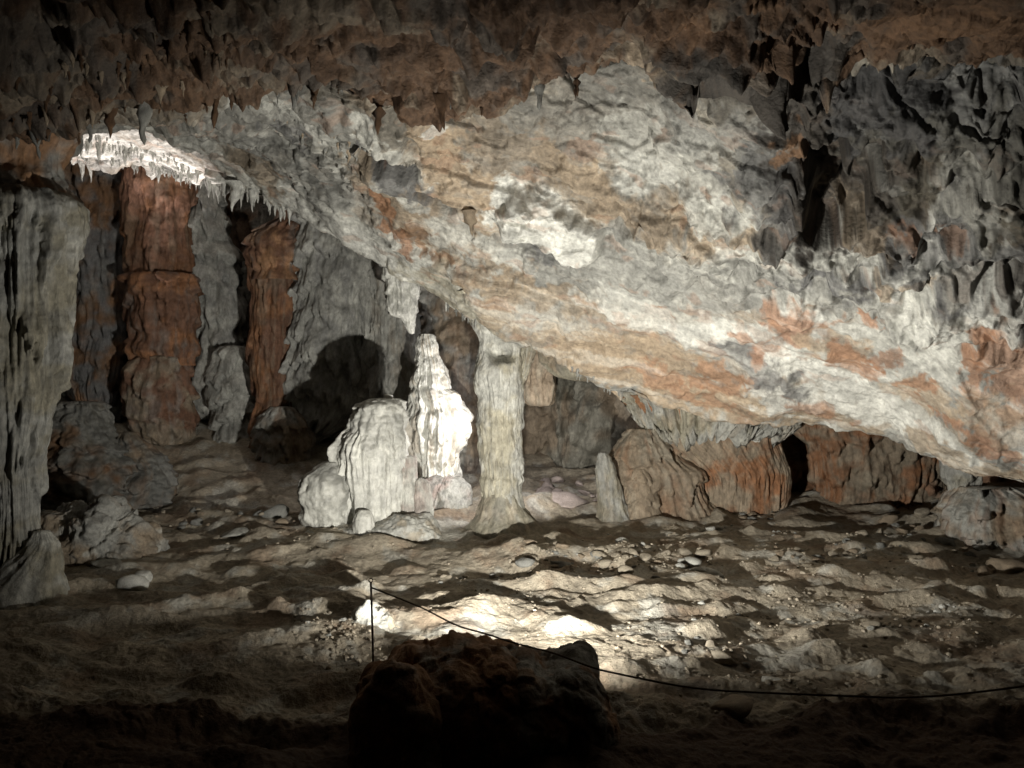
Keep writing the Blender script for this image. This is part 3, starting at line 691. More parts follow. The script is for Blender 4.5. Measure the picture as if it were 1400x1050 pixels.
# --- bright white stalagmite on its boulder
b = on_floor(612, 708); d = b[1] + 0.75
b = np.array([(610 - 700) / FPX * d, d, float(floor_base((610 - 700) / FPX * d, d))])
t = thing('stalagmite', b, 'tall brilliant white stalagmite with ribbed skirts, left of the slim column', 'stalagmite')
put('spire', ringform(d, [(456, 580, 585), (462, 575, 589), (472, 573, 593), (484, 575, 594), (494, 573, 600), (516, 571, 606), (530, 569, 608), (540, 567, 618), (558, 569, 626), (575, 566, 631), (598, 568, 628), (625, 572, 620), (645, 575, 618), (665, 570, 630)],
    ryr=0.85, nu=230, nv=260, fk=3.2, fa=0.36, lump=0.07, ledge=0.0, lk=6, groove=0.5, seed=21, tier=(0.42, 0.06), cols=(WHITE, PALE * 1.2, PEACH * 1.1), knob=0.07), 'wet_calcite', b, t)
put('base_rock', lump([(572, 700), (578, 662), (595, 652), (620, 656), (636, 662), (643, 690), (645, 705)], d - 0.12, 0.36, b[2] - 0.05, seed=22, amp=0.05, facet=0.03, cols=(np.array([.36, .30, .27]), PALE * .8, GREY)), 'flowstone', b, t)

# --- the pale stalagmite group in front of it
b = on_floor(495, 730); d = b[1] + 0.25
t = thing('stalagmite', b, 'broad pale knobbly stalagmite with drapes running down, low shoulder to its left', 'stalagmite')
WC = (PALE * 1.25, WHITE * .85, PALE)
put('body', ringform(d, [(566, 500, 530), (582, 482, 544), (600, 465, 550), (620, 458, 551), (645, 460, 550), (680, 468, 547), (715, 472, 545), (745, 466, 550)],
    ryr=0.8, nu=230, nv=190, fk=3.4, fa=0.22, lump=0.06, ledge=0.0, groove=0.22, seed=31, cols=WC, knob=0.06), 'wet_calcite', b, t)
put('head', ringform(d + .02, [(544, 519, 535), (549, 502, 544), (560, 487, 550), (578, 479, 552), (600, 474, 552), (625, 476, 550)],
    ryr=0.85, nu=200, nv=130, fk=1.6, fa=0.14, lump=0.12, ledge=0.0, groove=0.1, seed=38, cols=(PALE * 1.1, GREY * 1.4, WHITE * .9), knob=0.10), 'wet_calcite', b, t)
put('tip', ringform(d + 0.05, [(538, 527, 531), (541, 524, 537), (552, 525, 538), (562, 522, 542)], ryr=1, nu=50, nv=40, fk=1.5, fa=0.15, seed=32, cols=(WHITE, WHITE, WHITE)), 'wet_calcite', b, t)
put('shoulder', ringform(d - 0.08, [(630, 448, 462), (642, 434, 472), (658, 418, 478), (676, 410, 478), (700, 418, 476), (735, 424, 478), (748, 424, 480)], ryr=0.8, nu=150, nv=140, fk=1.8, fa=0.14, lump=0.16, groove=0.15, seed=33, cols=(PALE * 1.05, GREY * 1.2, PALE), knob=0.07), 'wet_calcite', b, t)
put('nub', ringform(d - 0.40, [(697, 490, 500), (703, 484, 508), (718, 481, 512), (733, 482, 512), (742, 480, 514)], ryr=0.8, nu=80, nv=60, fk=2, fa=0.12, seed=34, cols=WC), 'wet_calcite', b, t)
put('slab', ringform(d - 0.02, [(622, 553, 563), (626, 546, 569), (660, 545, 570), (700, 543, 574), (735, 538, 578)], ryr=0.6, nu=90, nv=100, fk=2, fa=0.14, seed=35, cols=(PALE * 1.1, np.array([.36, .31, .28]), GREY)), 'flowstone', b, t)
put('slab', ringform(d - 0.05, [(653, 572, 578), (658, 568, 586), (690, 565, 591), (712, 560, 592), (728, 558, 594)], ryr=0.6, nu=80, nv=80, fk=2, fa=0.14, seed=36, cols=(PALE * 1.1, np.array([.36, .31, .28]), GREY)), 'flowstone', b, t)
put('apron', lump([(405, 738), (425, 722), (470, 718), (520, 712), (560, 702), (590, 712), (604, 728)], d - 0.22, 0.32, b[2] - 0.06, seed=37, amp=0.05, k=4, cols=(PALE, GREY, CLAY)), 'wet_calcite', b, t)

# --- back left: hanging red-brown columns and the grey drapery masses between them
d = 11.5
def hanging(name, label, cat, d, rows, parts=(), mat='flowstone', **kw):
    z = CAM_H + (525 - max(r[0] for r in rows)) / FPX * d
    b = np.array([((rows[-1][1] + rows[-1][2]) / 2 - 700) / FPX * d, d, z])
    return tag(put(name, ringform(d, rows, **kw), mat, b), label, cat)
RC = (REDROCK, ORANGE * .62, GREY * .8)
b = np.array([(217 - 700) / FPX * d, d, 0.7])
t = thing('flowstone_column', b, 'tall rust-red banded column hanging in the back left, above the clay bank', 'column')
put('upper_shaft', ringform(d, [(120, 170, 268), (240, 176, 262), (300, 178, 256), (380, 180, 256), (400, 184, 256)], ryr=0.7, nu=150, nv=170, fk=3.2, fa=0.2, ledge=0.02, seed=41, tier=(0.7, 0.14), cols=(REDROCK, ORANGE * .38, TAN * .5), close_top=False), 'flowstone', b, t)
put('middle_drum', ringform(d - .1, [(374, 190, 258), (382, 182, 266), (430, 182, 266), (462, 186, 264), (480, 180, 264), (500, 190, 262)], ryr=0.75, nu=140, nv=110, fk=3, fa=0.16, ledge=0.05, seed=42, tier=(0.4, 0.12), cols=RC), 'flowstone', b, t)
put('lower_bulb', ringform(d - .15, [(484, 200, 240), (490, 185, 256), (510, 179, 259), (545, 178, 259), (575, 184, 259), (595, 196, 258), (606, 204, 252), (612, 215, 245)], ryr=0.75, nu=140, nv=120, fk=2.6, fa=0.16, lump=0.08, seed=43, tier=(0.45, 0.14), cols=(REDROCK * 1.1, TAN * .7, GREY), close_bot=True), 'flowstone', b, t)
d2 = 11.0
b = np.array([(385 - 700) / FPX * d2, d2, 0.6])
t = thing('flowstone_column', b, 'dark red column with a lumpy overhanging head, back left beside grey drapery', 'column')
put('head', ringform(d2 - .1, [(240, 380, 420), (300, 380, 412), (312, 362, 414), (330, 338, 414), (345, 336, 412), (362, 345, 408), (385, 350, 402)], ryr=0.8, nu=130, nv=110, fk=2.4, fa=0.22, lump=0.14, seed=45, tier=(0.3, 0.14), cols=(BROWN * 1.8, REDROCK, GREY * .8), close_top=False), 'flowstone', b, t)
put('shaft', ringform(d2, [(360, 344, 406), (385, 345, 404), (440, 347, 400), (490, 344, 400), (540, 352, 400), (580, 352, 404), (620, 352, 412), (660, 352, 410)], ryr=0.8, nu=140, nv=170, fk=3, fa=0.18, ledge=0.02, seed=46, tier=(0.6, 0.12), cols=(REDROCK * .9, ORANGE * .5, TAN * .7)), 'flowstone', b, t)
put('foot_drape', ringform(d2 - .25, [(555, 372, 400), (575, 358, 414), (600, 354, 422), (622, 356, 422), (640, 358, 408), (648, 364, 396)], ryr=0.7, nu=120, nv=80, fk=3, fa=0.22, seed=47, tier=(0.25, 0.10), cols=(TAN * .75, GREY * 1.1, REDROCK), close_bot=True), 'flowstone', b, t)
GC = (GREY * 1.05, PALE * .8, SLATE * 1.4)
hanging('flowstone_drapery', 'grey lumpy drapery flanking the tall rust-red banded column on its right side', 'drapery', 11.9, [(120, 240, 330), (250, 246, 300), (370, 250, 318), (420, 256, 332), (480, 262, 336), (530, 258, 330), (560, 262, 318), (575, 275, 300)], ryr=0.7, nu=140, nv=170, fk=2.6, fa=0.2, ledge=0.07, lump=0.12, seed=51, tier=(0.45, 0.20), cols=GC, close_bot=True, close_top=False)
hanging('flowstone_drapery', 'small pale grey drape low between the two red columns', 'drapery', 11.5, [(472, 310, 330), (485, 298, 342), (520, 292, 348), (545, 294, 350), (600, 300, 352), (640, 310, 350)], ryr=0.8, nu=110, nv=110, fk=2.4, fa=0.2, ledge=0.06, lump=0.12, seed=52, tier=(0.35, 0.16), cols=(PALE * .85, GREY, GREY))
hanging('flowstone_drapery', 'broad grey stepped drapery right of the dark red column, above the stalagmite shadow', 'drapery', 11.0, [(180, 400, 520), (300, 410, 515), (340, 404, 512), (400, 400, 508), (440, 396, 512), (500, 392, 510), (540, 396, 500), (575, 400, 480), (610, 400, 430), (640, 404, 420)], ryr=0.5, nu=230, nv=240, fk=3.4, fa=0.14, ledge=0.07, lk=3.4, lump=0.10, seed=53, tier=(0.5, 0.22), cols=GC, close_bot=True, close_top=False)
hanging('flowstone_drapery', 'grey fluted curtain behind the white stalagmite', 'drapery', 10.9, [(250, 495, 580), (380, 500, 575), (460, 498, 572), (560, 502, 580), (650, 505, 590), (720, 500, 600)], ryr=0.45, nu=170, nv=190, fk=3.2, fa=0.16, ledge=0.05, lump=0.10, seed=54, tier=(0.5, 0.16), cols=(GREY * 1.1, PALE * .75, TAN * .6), close_top=False)
hanging('flowstone_drapery', 'dim banded brown curtain between white stalagmite and slim column', 'drapery', 10.9, [(330, 570, 690), (440, 580, 680), (520, 585, 672), (600, 580, 670), (720, 575, 670)], ryr=0.4, nu=150, nv=160, fk=3, fa=0.12, ledge=0.10, lk=4, lump=0.06, seed=55, tier=(0.3, 0.14), cols=(TAN * .6, GREY * .9, BROWN), close_top=False)
hanging('flowstone_drapery', 'dark fluted curtain in the shade just right of the wide left column', 'drapery', 11.9, [(120, 60, 180), (260, 86, 174), (400, 92, 172), (460, 100, 170), (520, 96, 160), (560, 110, 150)], ryr=0.5, nu=150, nv=150, fk=3.4, fa=0.2, ledge=0.05, lump=0.1, seed=56, tier=(0.6, 0.18), cols=(SLATE * 1.2, BROWN * 1.2, GREY * .7), close_bot=True, close_top=False)
hanging('stalactite', 'stubby bright white stalactite cluster hanging above the white stalagmite', 'stalactite', 9.3, [(340, 520, 575), (392, 527, 569), (415, 530, 568), (430, 533, 567), (436, 548, 567), (446, 553, 567), (457, 561, 566)], ryr=0.8, nu=120, nv=110, fk=2.6, fa=0.25, lump=0.06, seed=57, tier=(.2,.05), cols=(PALE * 1.1, WHITE, PALE), close_bot=True, close_top=False)
hanging('hanging_rock', 'tan block hanging from the roof just right of the slim column', 'rock', 10.3, [(420, 708, 775), (475, 716, 762), (484, 720, 757), (510, 718, 759), (535, 720, 758), (550, 723, 756), (556, 728, 750)], ryr=0.7, nu=110, nv=100, fk=1.6, fa=0.16, lump=0.16, seed=58, tier=(.3,.05), cols=(TAN * .9, PEACH * .7, OLIVE), close_bot=True, close_top=False)
hanging('hanging_rock', 'greenish curtain lip of roof rock between the slim column and the pale pointed tip', 'rock', 9.2, [(440, 735, 850), (480, 745, 838), (505, 752, 830), (515, 765, 820), (522, 790, 815)], ryr=0.5, nu=120, nv=70, fk=2.6, fa=0.14, lump=0.08, seed=59, tier=(.2,.07), cols=(OLIVE, TAN * .9, GREY), close_bot=True, close_top=False)
hanging('stalactite', 'small pale pointed stalactite tip under the roof edge above the brown mound', 'stalactite', 8.6, [(500, 806, 850), (520, 818, 852), (532, 832, 853), (541, 842, 852), (548, 847, 850)], ryr=0.8, nu=60, nv=50, fk=2, fa=0.2, seed=60, cols=(PALE, PEACH, WHITE), close_bot=True, close_top=False)

# --- left: knobbly mounds
b = on_floor(145, 700); d = b[1]
t = thing('rock_mound', b, 'knobbly dark mound with pale lit tips behind the wide left column', 'rock')
put('mound', ringform(d, [(548, 96, 122), (556, 86, 134), (575, 72, 140), (600, 70, 150), (640, 64, 176), (670, 70, 178), (690, 80, 170), (710, 84, 170)], ryr=0.8, nu=180, nv=150, fk=2.4, fa=0.2, lump=0.14, ledge=0.05, seed=61, tier=(0.25, 0.14), cols=(GREY * .5, BROWN * .8, OLIVE * .35), knob=0.12), 'flowstone', b, t)
put('spur', ringform(d + .15, [(590, 170, 180), (600, 166, 186), (620, 166, 202), (640, 170, 222), (655, 160, 226), (690, 150, 215)], ryr=0.8, nu=120, nv=100, fk=2.2, fa=0.24, lump=0.14, seed=62, tier=(.2,.12), cols=(GREY * .5, TAN * .4, BROWN), knob=0.12), 'flowstone', b, t)
b = on_floor(140, 765); d = b[1]
put('boulder', lump([(62, 762), (70, 712), (95, 696), (125, 704), (150, 692), (162, 712), (186, 728), (198, 758)], d + .15, 0.42, b[2] - .06, seed=63, amp=0.10, facet=0.05, k=3.2, cols=(GREY, TAN * .6, PALE * .8)), 'loose_stone', b)
tag(bpy.context.scene.objects['boulder'], 'rough low boulder beside the foot of the wide left column', 'boulder')

# --- right: brown mound, flowstone curtain and the low alcove
b = on_floor(905, 712); d = b[1] + .42
t = thing('flowstone_mound', b, 'smooth rounded brown mound at the left end of the ribbed orange curtain', 'rock')
put('mound', ringform(d, [(585, 862, 900), (600, 852, 915), (625, 846, 938), (645, 848, 958), (670, 844, 966), (700, 840, 975), (730, 830, 985)], ryr=0.6, nu=170, nv=150, fk=2.0, fa=0.14, lump=0.14, fine=0.03, seed=71, tier=(0.4, 0.09), cols=(TAN * .72, CLAY * .8, ORANGE * .55)), 'flowstone', b, t)
put('spur', ringform(d - .25, [(640, 868, 880), (660, 862, 890), (690, 858, 896), (712, 856, 902), (725, 850, 910)], ryr=0.8, nu=90, nv=80, fk=1.6, fa=0.18, seed=72, tier=(.25,.06), cols=(TAN * .8, PEACH * .7, CLAY)), 'flowstone', b, t)
b2 = on_floor(832, 708)
put('stalagmite', ringform(b2[1], [(618, 818, 830), (624, 816, 834), (645, 815, 842), (680, 817, 852), (700, 820, 860), (722, 812, 872)], ryr=0.8, nu=110, nv=120, fk=1.8, fa=0.16, lump=0.07, seed=73, cols=(OLIVE * .8, GREY * 1.1, CLAY)), 'flowstone', b2)
b3 = on_floor(1010, 700); d = b3[1] + .12
t = thing('flowstone_curtain', b3, 'ribbed orange-brown flowstone curtain with a pale fringed top, under the right roof edge', 'flowstone')
put('curtain', ringform(d, [(540, 850, 1090), (575, 885, 1078), (600, 900, 1066), (620, 925, 1070), (650, 955, 1077), (680, 962, 1075), (715, 966, 1068)], ryr=0.34, nu=330, nv=180, fk=7.0, fa=0.05, fz=0.06, lump=0.02, ledge=0.008, fine=0.012, seed=75, tier=(0.8, 0.05), cols=(TAN * .75, ORANGE * .6, TAN * .9), close_top=False), 'flowstone', b3, t)
put('fringe', ringform(d - .04, [(530, 850, 1110), (560, 866, 1104), (575, 872, 1096), (590, 880, 1080), (600, 895, 1060)], ryr=0.36, nu=330, nv=80, fk=9.0, fa=0.10, fz=0.05, lump=0.03, seed=76, groove=0.9, cols=(PALE * .8, OLIVE, TAN), drip=0.16, close_top=False, close_bot=True), 'flowstone', b3, t)
b4 = on_floor(1200, 688); d = b4[1] + .1
hang_rows = [(540, 1080, 1330), (590, 1100, 1310), (620, 1112, 1300), (650, 1118, 1292), (675, 1122, 1286), (700, 1120, 1280)]
put('flowstone_curtain', ringform(d, hang_rows, ryr=0.3, nu=280, nv=130, fk=6.0, fa=0.08, fz=0.08, lump=0.05, ledge=0.02, seed=77, tier=(0.5, 0.10), cols=(TAN * .6, ORANGE * .5, OLIVE * .6), close_top=False), 'flowstone', b4)
b5 = on_floor(1372, 748); d = b5[1] + .3
t = thing('rock_ledge', b5, 'low dripping tan ledge under the roof at the right edge', 'rock')
put('ledge', ringform(d, [(664, 1318, 1440), (676, 1312, 1480), (700, 1304, 1500), (722, 1302, 1505), (742, 1312, 1500), (760, 1330, 1490)], ryr=0.5, nu=240, nv=120, fk=5.0, fa=0.16, lump=0.08, ledge=0.03, seed=78, tier=(0.3, 0.12), cols=(TAN * .8, PALE * .7, ORANGE * .55)), 'flowstone', b5, t)
put('pier', ringform(d + .1, [(600, 1280, 1345), (650, 1294, 1338), (675, 1300, 1328), (700, 1298, 1326), (722, 1292, 1334)], ryr=0.8, nu=90, nv=110, fk=2.2, fa=0.18, seed=79, tier=(0.3, 0.05), cols=(GREY, OLIVE * .8, PALE * .7), close_top=False), 'flowstone', b5, t)

# labels of the single-mesh formations made above
for o in list(COL.objects):
    if o.parent is None and o.type == 'MESH' and 'label' not in o and o.get('kind') is None:
        if o.name.startswith('stalagmite'): tag(o, 'short grey-green stalagmite leaning against the smooth brown mound', 'stalagmite')
        if o.name.startswith('flowstone_curtain'): tag(o, 'low ribbed orange curtain in the dark alcove under the right roof edge', 'flowstone')

# ------------------------------------------------------------------ the dark boulders in front of the lamp
b = np.array([(660 - 700) / FPX * 3.75, 3.75, 0.0])
o = put('boulder', lump([(498, 990), (500, 953), (512, 925), (534, 920), (541, 903), (575, 894), (640, 887), (680, 897), (711, 908), (718, 903), (727, 908), (742, 918), (768, 913), (797, 907), (806, 931), (822, 958), (832, 978), (830, 992)],
    3.75, 0.42, 0.0, seed=81, nx=260, nphi=150, amp=0.03, k=4.0, facet=0.022, power=0.6, cols=(BROWN * 2.2, GREY * 1.2, BROWN * 1.6)), 'loose_stone', b)
tag(o, 'large dark boulder in the foreground hiding the lamp behind it', 'boulder')
b = np.array([(540 - 700) / FPX * 3.35, 3.35, 0.02])
o = put('boulder', lump([(486, 1008), (494, 965), (508, 935), (532, 912), (558, 914), (580, 940), (594, 975), (598, 1010)], 3.35, 0.16, 0.0, seed=83, nx=110, nphi=70, amp=0.02, k=5, facet=0.015, power=0.7, cols=(BROWN * 2.2, GREY * 1.3, BROWN * 1.6)), 'loose_stone', b)
tag(o, 'smaller dark rock leaning against the left side of the foreground boulder', 'boulder')

# ------------------------------------------------------------------ loose stones
def stone_mesh(seed, col, flat=0.6, jag=0.25):
    r = np.random.default_rng(seed)
    v = r.normal(size=(16, 3)); v /= np.linalg.norm(v, axis=1, keepdims=True)
    v *= 1 + jag * (r.random((16, 1)) - 0.5); v *= np.array([1.0, 0.72, flat])
    nrm = r.normal(size=(10, 3)); nrm /= np.linalg.norm(nrm, axis=1, keepdims=True)
    dist = 0.5 + 0.45 * r.random(10)
    bm = bmesh.new(); bmesh.ops.create_icosphere(bm, subdivisions=3, radius=1)
    me = bpy.data.meshes.new('stone'); bm.to_mesh(me); bm.free()
    P = np.zeros(len(me.vertices) * 3, np.float32); me.vertices.foreach_get('co', P); P = P.reshape(-1, 3)
    dots = P @ nrm.T
    rad = np.min(np.where(dots > 0.05, dist / np.maximum(dots, 0.05), 9), 1)          # a lump cut by flat breaks
    P = P * np.minimum(rad, 1.25)[:, None]
    P = P * (1 + 0.05 * fbm(P * 3.5, 3, 0.6, seed))[:, None] * np.array([1.0, 0.75, flat])
    me.vertices.foreach_set('co', P.astype(np.float32).ravel())
    C = np.asarray(col) * (1 + 0.35 * fbm(P * 2.2, 4, 0.6, seed))[:, None]
    finish(me, P, C, 'loose_stone', smooth=True)
    return me
STONES = {k: [stone_mesh(300 + 20 * i + j, c, f) for j in range(8)] for i, (k, c, f) in enumerate(
    [('clay', CLAY, .6), ('pale', PALE * .9, .65), ('white', WHITE * .9, .75), ('pink', np.array([.40, .34, .31]), .6), ('grey', GREY * .9, .65), ('tan', TAN * .8, .65)])}

def ground(x, y): return float(floor_base(x, y) + floor_relief(np.array([x]), np.array([y]))[0])

def stone(px, py, wpx, kind, label, group=None, flat=None, sink=0.25, name='stone', d=None, z=None):
    q = on_floor(px, py)
    s = wpx / FPX * q[1] * 0.5
    me = STONES[kind][random.randrange(8)]
    o = obj(name, me)
    fz = random.uniform(.75, 1.15) if flat is None else flat
    o.scale = (s, s * random.uniform(.8, 1.2), s * fz)
    o.rotation_euler = (random.uniform(-.25, .25), random.uniform(-.25, .25), random.uniform(-.7, .7))
    o.location = (q[0], q[1], ground(q[0], q[1]) + s * 0.6 * fz * (1 - 2 * sink) * 0.45 if z is None else z)
    return tag(o, label, 'stone' if name == 'stone' else 'rock', group)

def scatter(path, n, spread, sizes, kinds, label, group):
    A = np.array(path, float)
    for _ in range(n):
        k = random.random() * (len(A) - 1); i = int(k); f = k - i
        p = A[i] * (1 - f) + A[i + 1] * f
        stone(p[0] + random.gauss(0, spread[0]), p[1] + random.gauss(0, spread[1]), sizes[0] * (sizes[1] / sizes[0]) ** (random.random() ** 1.8), random.choice(kinds), label, group)

scatter([(690, 778), (760, 768), (840, 770), (900, 778)], 60, (16, 10), (6, 26), ['clay', 'clay', 'grey', 'tan'], 'small broken stone in the rubble patch in front of the slim column', 'rubble in front of the slim column')
scatter([(800, 752), (870, 760), (960, 776)], 44, (18, 10), (6, 28), ['clay', 'pale', 'clay'], 'small broken stone in the rubble patch in front of the smooth brown mound', 'rubble in front of the brown mound')
scatter([(590, 792), (640, 790), (690, 782)], 14, (10, 3), (6, 16), ['clay', 'pale'], 'small stone in the thin line trailing left from the rubble', 'stones trailing left from the rubble')
scatter([(985, 700), (1060, 706)], 18, (14, 4), (6, 20), ['grey', 'clay', 'tan'], 'small dark stone at the foot of the ribbed orange curtain', 'stones at the foot of the orange curtain')
scatter([(930, 728), (1000, 722), (1080, 735)], 16, (20, 5), (5, 16), ['clay', 'pale'], 'small stone on the clay in front of the ribbed curtain', 'stones before the curtain')
scatter([(1060, 762), (1160, 752), (1250, 755)], 40, (18, 9), (6, 24), ['grey', 'tan', 'clay'], 'small stone in the dim rubble leading to the right alcove', 'rubble leading to the right alcove')
scatter([(1230, 722), (1300, 745), (1390, 785)], 26, (22, 9), (8, 34), ['grey', 'tan', 'clay'], 'stone in the rubble below the dripping ledge at the right', 'rubble below the right ledge')
scatter([(1262, 838), (1300, 845)], 12, (10, 3), (4, 10), ['white', 'pale'], 'tiny pale chip lying on the clay at the right', 'pale chips on the right')
scatter([(1130, 868), (1230, 870)], 10, (20, 5), (5, 14), ['pale', 'clay'], 'small stone in the shaded dip at mid right', 'stones in the dip at mid right')
scatter([(930, 880), (1020, 900), (1110, 945)], 16, (22, 12), (5, 20), ['clay', 'clay', 'grey'], 'stone on the bright clay right of the foreground boulder', 'stones right of the foreground boulder')
scatter([(960, 830), (1000, 850), (860, 800)], 8, (26, 8), (4, 12), ['pale', 'clay'], 'small stone on the open clay beyond the foreground boulder', 'stones on the open clay')
scatter([(200, 712), (300, 715), (400, 712)], 18, (16, 5), (6, 20), ['grey', 'tan', 'clay'], 'small dark stone along the foot of the back left bank', 'stones along the back left bank')
scatter([(390, 860), (440, 880), (480, 870)], 10, (14, 8), (5, 14), ['pale', 'clay'], 'small stone on the clay left of the iron stake', 'stones left of the stake')
scatter([(725, 668), (770, 672), (820, 690)], 16, (14, 8), (10, 34), ['pink'], 'pinkish lit stone in the heap behind the slim column', 'pinkish heap behind the slim column')
for px, py, w, k, lab, fl in [
    (1262, 766, 42, 'clay', 'flat pale slab lying apart in the right hand rubble', .5), (1382, 782, 52, 'tan', 'large block at the right edge below the dripping ledge', .9),
    (1290, 706, 44, 'grey', 'grey rounded block in front of the alcove beside the ledge pier', .9), (1262, 712, 26, 'grey', 'small block left of the grey rounded block by the alcove', .8),
    (968, 778, 34, 'white', 'pale square block at the right end of the central rubble', .9), (855, 790, 26, 'clay', 'upright wedge of stone at the front of the central rubble', 1.3),
    (178, 806, 40, 'white', 'white angular block lying in front of the wide left column', .9), (196, 796, 22, 'white', 'small upright white chip beside the angular block', 1.5), (150, 778, 44, 'pale', 'thin tilted pale slab near the foot of the wide left column', .5),
    (375, 712, 34, 'grey', 'pale grey rock left of the broad knobbly stalagmite', 1.0),
    (325, 735, 40, 'pale', 'flat pale stone lying alone on the clay at mid left', .4), (1185, 868, 34, 'clay', 'rounded stone in the shadowed dip at mid right', .7),
    (1055, 935, 40, 'white', 'white block on the bright clay at lower right', .8), (985, 905, 44, 'clay', 'low clay covered rock right of the foreground boulder', .7),
    (700, 692, 22, 'pink', 'pinkish stone half hidden by the left of the slim column', .9), (775, 692, 64, 'pink', 'broad flat pinkish slab behind the slim column', .5), (1000, 965, 60, 'tan', 'dim rock at the edge of the dark foreground on the right', .6)]:
    stone(px, py, w, k, lab, None, fl, name='rock')

def build_gravel():
    r = np.random.default_rng(17)
    bm = bmesh.new(); bmesh.ops.create_icosphere(bm, subdivisions=1, radius=1)
    V = np.array([v.co[:] for v in bm.verts]); F = np.array([[v.index for v in f.verts] for f in bm.faces]); bm.free()
    spots = [((700, 785), (980, 765), 14, 700), ((600, 800), (760, 830), 22, 160), ((860, 860), (1120, 945), 22, 160), ((1060, 765), (1390, 775), 18, 350), ((420, 860), (500, 900), 18, 300), ((200, 720), (560, 745), 12, 250), ((1000, 820), (1390, 870), 30, 600), ((560, 940), (1390, 955), 12, 250)]
    xy, sz = [], []
    for a, b, sp, n in spots:
        f = r.random(n)
        px = a[0] + (b[0] - a[0]) * f + r.normal(size=n) * 20; py = a[1] + (b[1] - a[1]) * f + r.normal(size=n) * sp
        for u, v in zip(px, py):
            q = on_floor(u, max(v, 700)); xy.append(q[:2]); sz.append(0.005 + 0.020 * r.random() ** 4)
    xy = np.array(xy); sz = np.array(sz)
    z = floor_base(xy[:, 0], xy[:, 1]) + floor_relief(xy[:, 0], xy[:, 1])
    n = len(xy)
    P = V[None] * (0.7 + 0.6 * r.random((n, len(V), 1)))
    an = r.random(n) * 6.28; ca, sa = np.cos(an)[:, None], np.sin(an)[:, None]
    P = np.stack([P[..., 0] * ca - 0.7 * P[..., 1] * sa, P[..., 0] * sa + 0.7 * P[..., 1] * ca, 0.6 * P[..., 2]], -1) * sz[:, None, None]
    P += np.stack([xy[:, 0], xy[:, 1], z + 0.2 * sz], -1)[:, None]
    Q = (F[None] + (np.arange(n) * len(V))[:, None, None]).reshape(-1, 3)
    C = np.repeat(CLAY[None] * (0.7 + 0.6 * r.random((n, 1))), len(V), 0)
    tag(obj('gravel', raw_mesh('gravel', P.reshape(-1, 3), Q, C, 'loose_stone', smooth=False)), 'fine clay grit and gravel strewn over the cave floor', 'gravel', kind='stuff')
build_gravel()

b = on_floor(512, 864)
tag(put('rock', lump([(466, 866), (478, 852), (488, 838), (496, 824), (503, 822), (516, 838), (535, 846), (552, 858), (562, 867)], b[1] + .1, 0.14, b[2] - .03, seed=95, nx=70, nphi=50, amp=0.03, k=7, facet=0.012, cols=(PALE * 1.1, CLAY * 1.2, PALE)), 'loose_stone', b), 'bright pointed pale rock beside the iron stake', 'rock')

# ------------------------------------------------------------------ stalactites hanging from the ceiling (parts of it)
def stalactite_mesh(seed, col):
    r = np.random.default_rng(seed)
    nr, ns = 8, 8
    f = np.linspace(0, 1, nr); rad = (1 - f) ** 0.75 * (1 + 0.25 * r.normal(size=nr)); rad = np.clip(rad, 0.06, 1.3); rad[-1] = 0.03
    off = np.cumsum(r.normal(size=(nr, 2)) * 0.10, 0)
    th = np.linspace(0, 2 * np.pi, ns, endpoint=False)
    P = np.stack([off[:, :1] + rad[:, None] * np.cos(th) * (1 + .2 * r.normal(size=(nr, ns))), off[:, 1:] + rad[:, None] * np.sin(th), -np.repeat(f[:, None], ns, 1)], -1).reshape(-1, 3)
    C = np.asarray(col) * (1 + 0.2 * r.normal(size=(len(P), 1)))
    return raw_mesh('stalactite', P, quads(nr, ns, True)[:, ::-1], C, 'flowstone')
TITES = {k: [stalactite_mesh(500 + 10 * i + j, c) for j in range(5)] for i, (k, c) in enumerate([('white', WHITE), ('grey', GREY), ('dark', BROWN * .7), ('tan', TAN)])}
_near = CT <= 3.05; _far = (CT >= 6.0) & (CT <= 9.6)
_sub = (slice(None, None, 2), slice(None, None, 2))
def roof_at(px, py, near):
    m = (_near if near else _far)[_sub]
    k = np.argmin(np.where(m, (_ccx[_sub] - px) ** 2 + (_ccy[_sub] - py) ** 2, 1e12))
    return CP[_sub].reshape(-1, 3)[k]
NT = [0]
REST = []
def hang(px, py, wpx, lpx, kind, near=False):
    q = roof_at(px, py, near)
    r = wpx / FPX * q[1] / 2; L = lpx / FPX * q[1]
    top = q + np.array([0, 0, min(0.25 * L, 0.06) + 0.01])
    if NT[0] < 295:
        o = obj('stalactite', random.choice(TITES[kind]), ceiling)
        o.location = top; o.scale = (r, r, L); o.rotation_euler = (random.uniform(-.06, .06), random.uniform(-.06, .06), random.uniform(0, 6.28))
        NT[0] += 1
    else: REST.append((top, r, L, kind))
def hang_row(path, n, spread, w, l, kinds, near=False):
    A = np.array(path, float)
    for i in range(n):
        k = (i + random.random()) / n * (len(A) - 1.001); j = int(k); f = k - j
        p = A[j] * (1 - f) + A[j + 1] * f
        s = random.random() ** 2.4
        hang(p[0] + random.gauss(0, spread[0]), p[1] + random.gauss(0, spread[1]), w[0] + (w[1] - w[0]) * s, l[0] + (l[1] - l[0]) * s * random.uniform(.7, 1.3), random.choice(kinds), near)
hang_row([(62, 214), (110, 206), (170, 214), (230, 234), (290, 250), (340, 268), (390, 294)], 110, (3, 4), (5, 10), (12, 30), ['white'])
hang_row([(75, 200), (130, 190), (200, 208), (260, 232)], 60, (3, 5), (4, 9), (10, 22), ['white'])
hang_row([(100, 225), (120, 232)], 5, (3, 2), (7, 10), (22, 32), ['white'])
hang(323, 258, 24, 40, 'white'); hang(305, 255, 26, 22, 'white'); hang(345, 268, 12, 30, 'white')
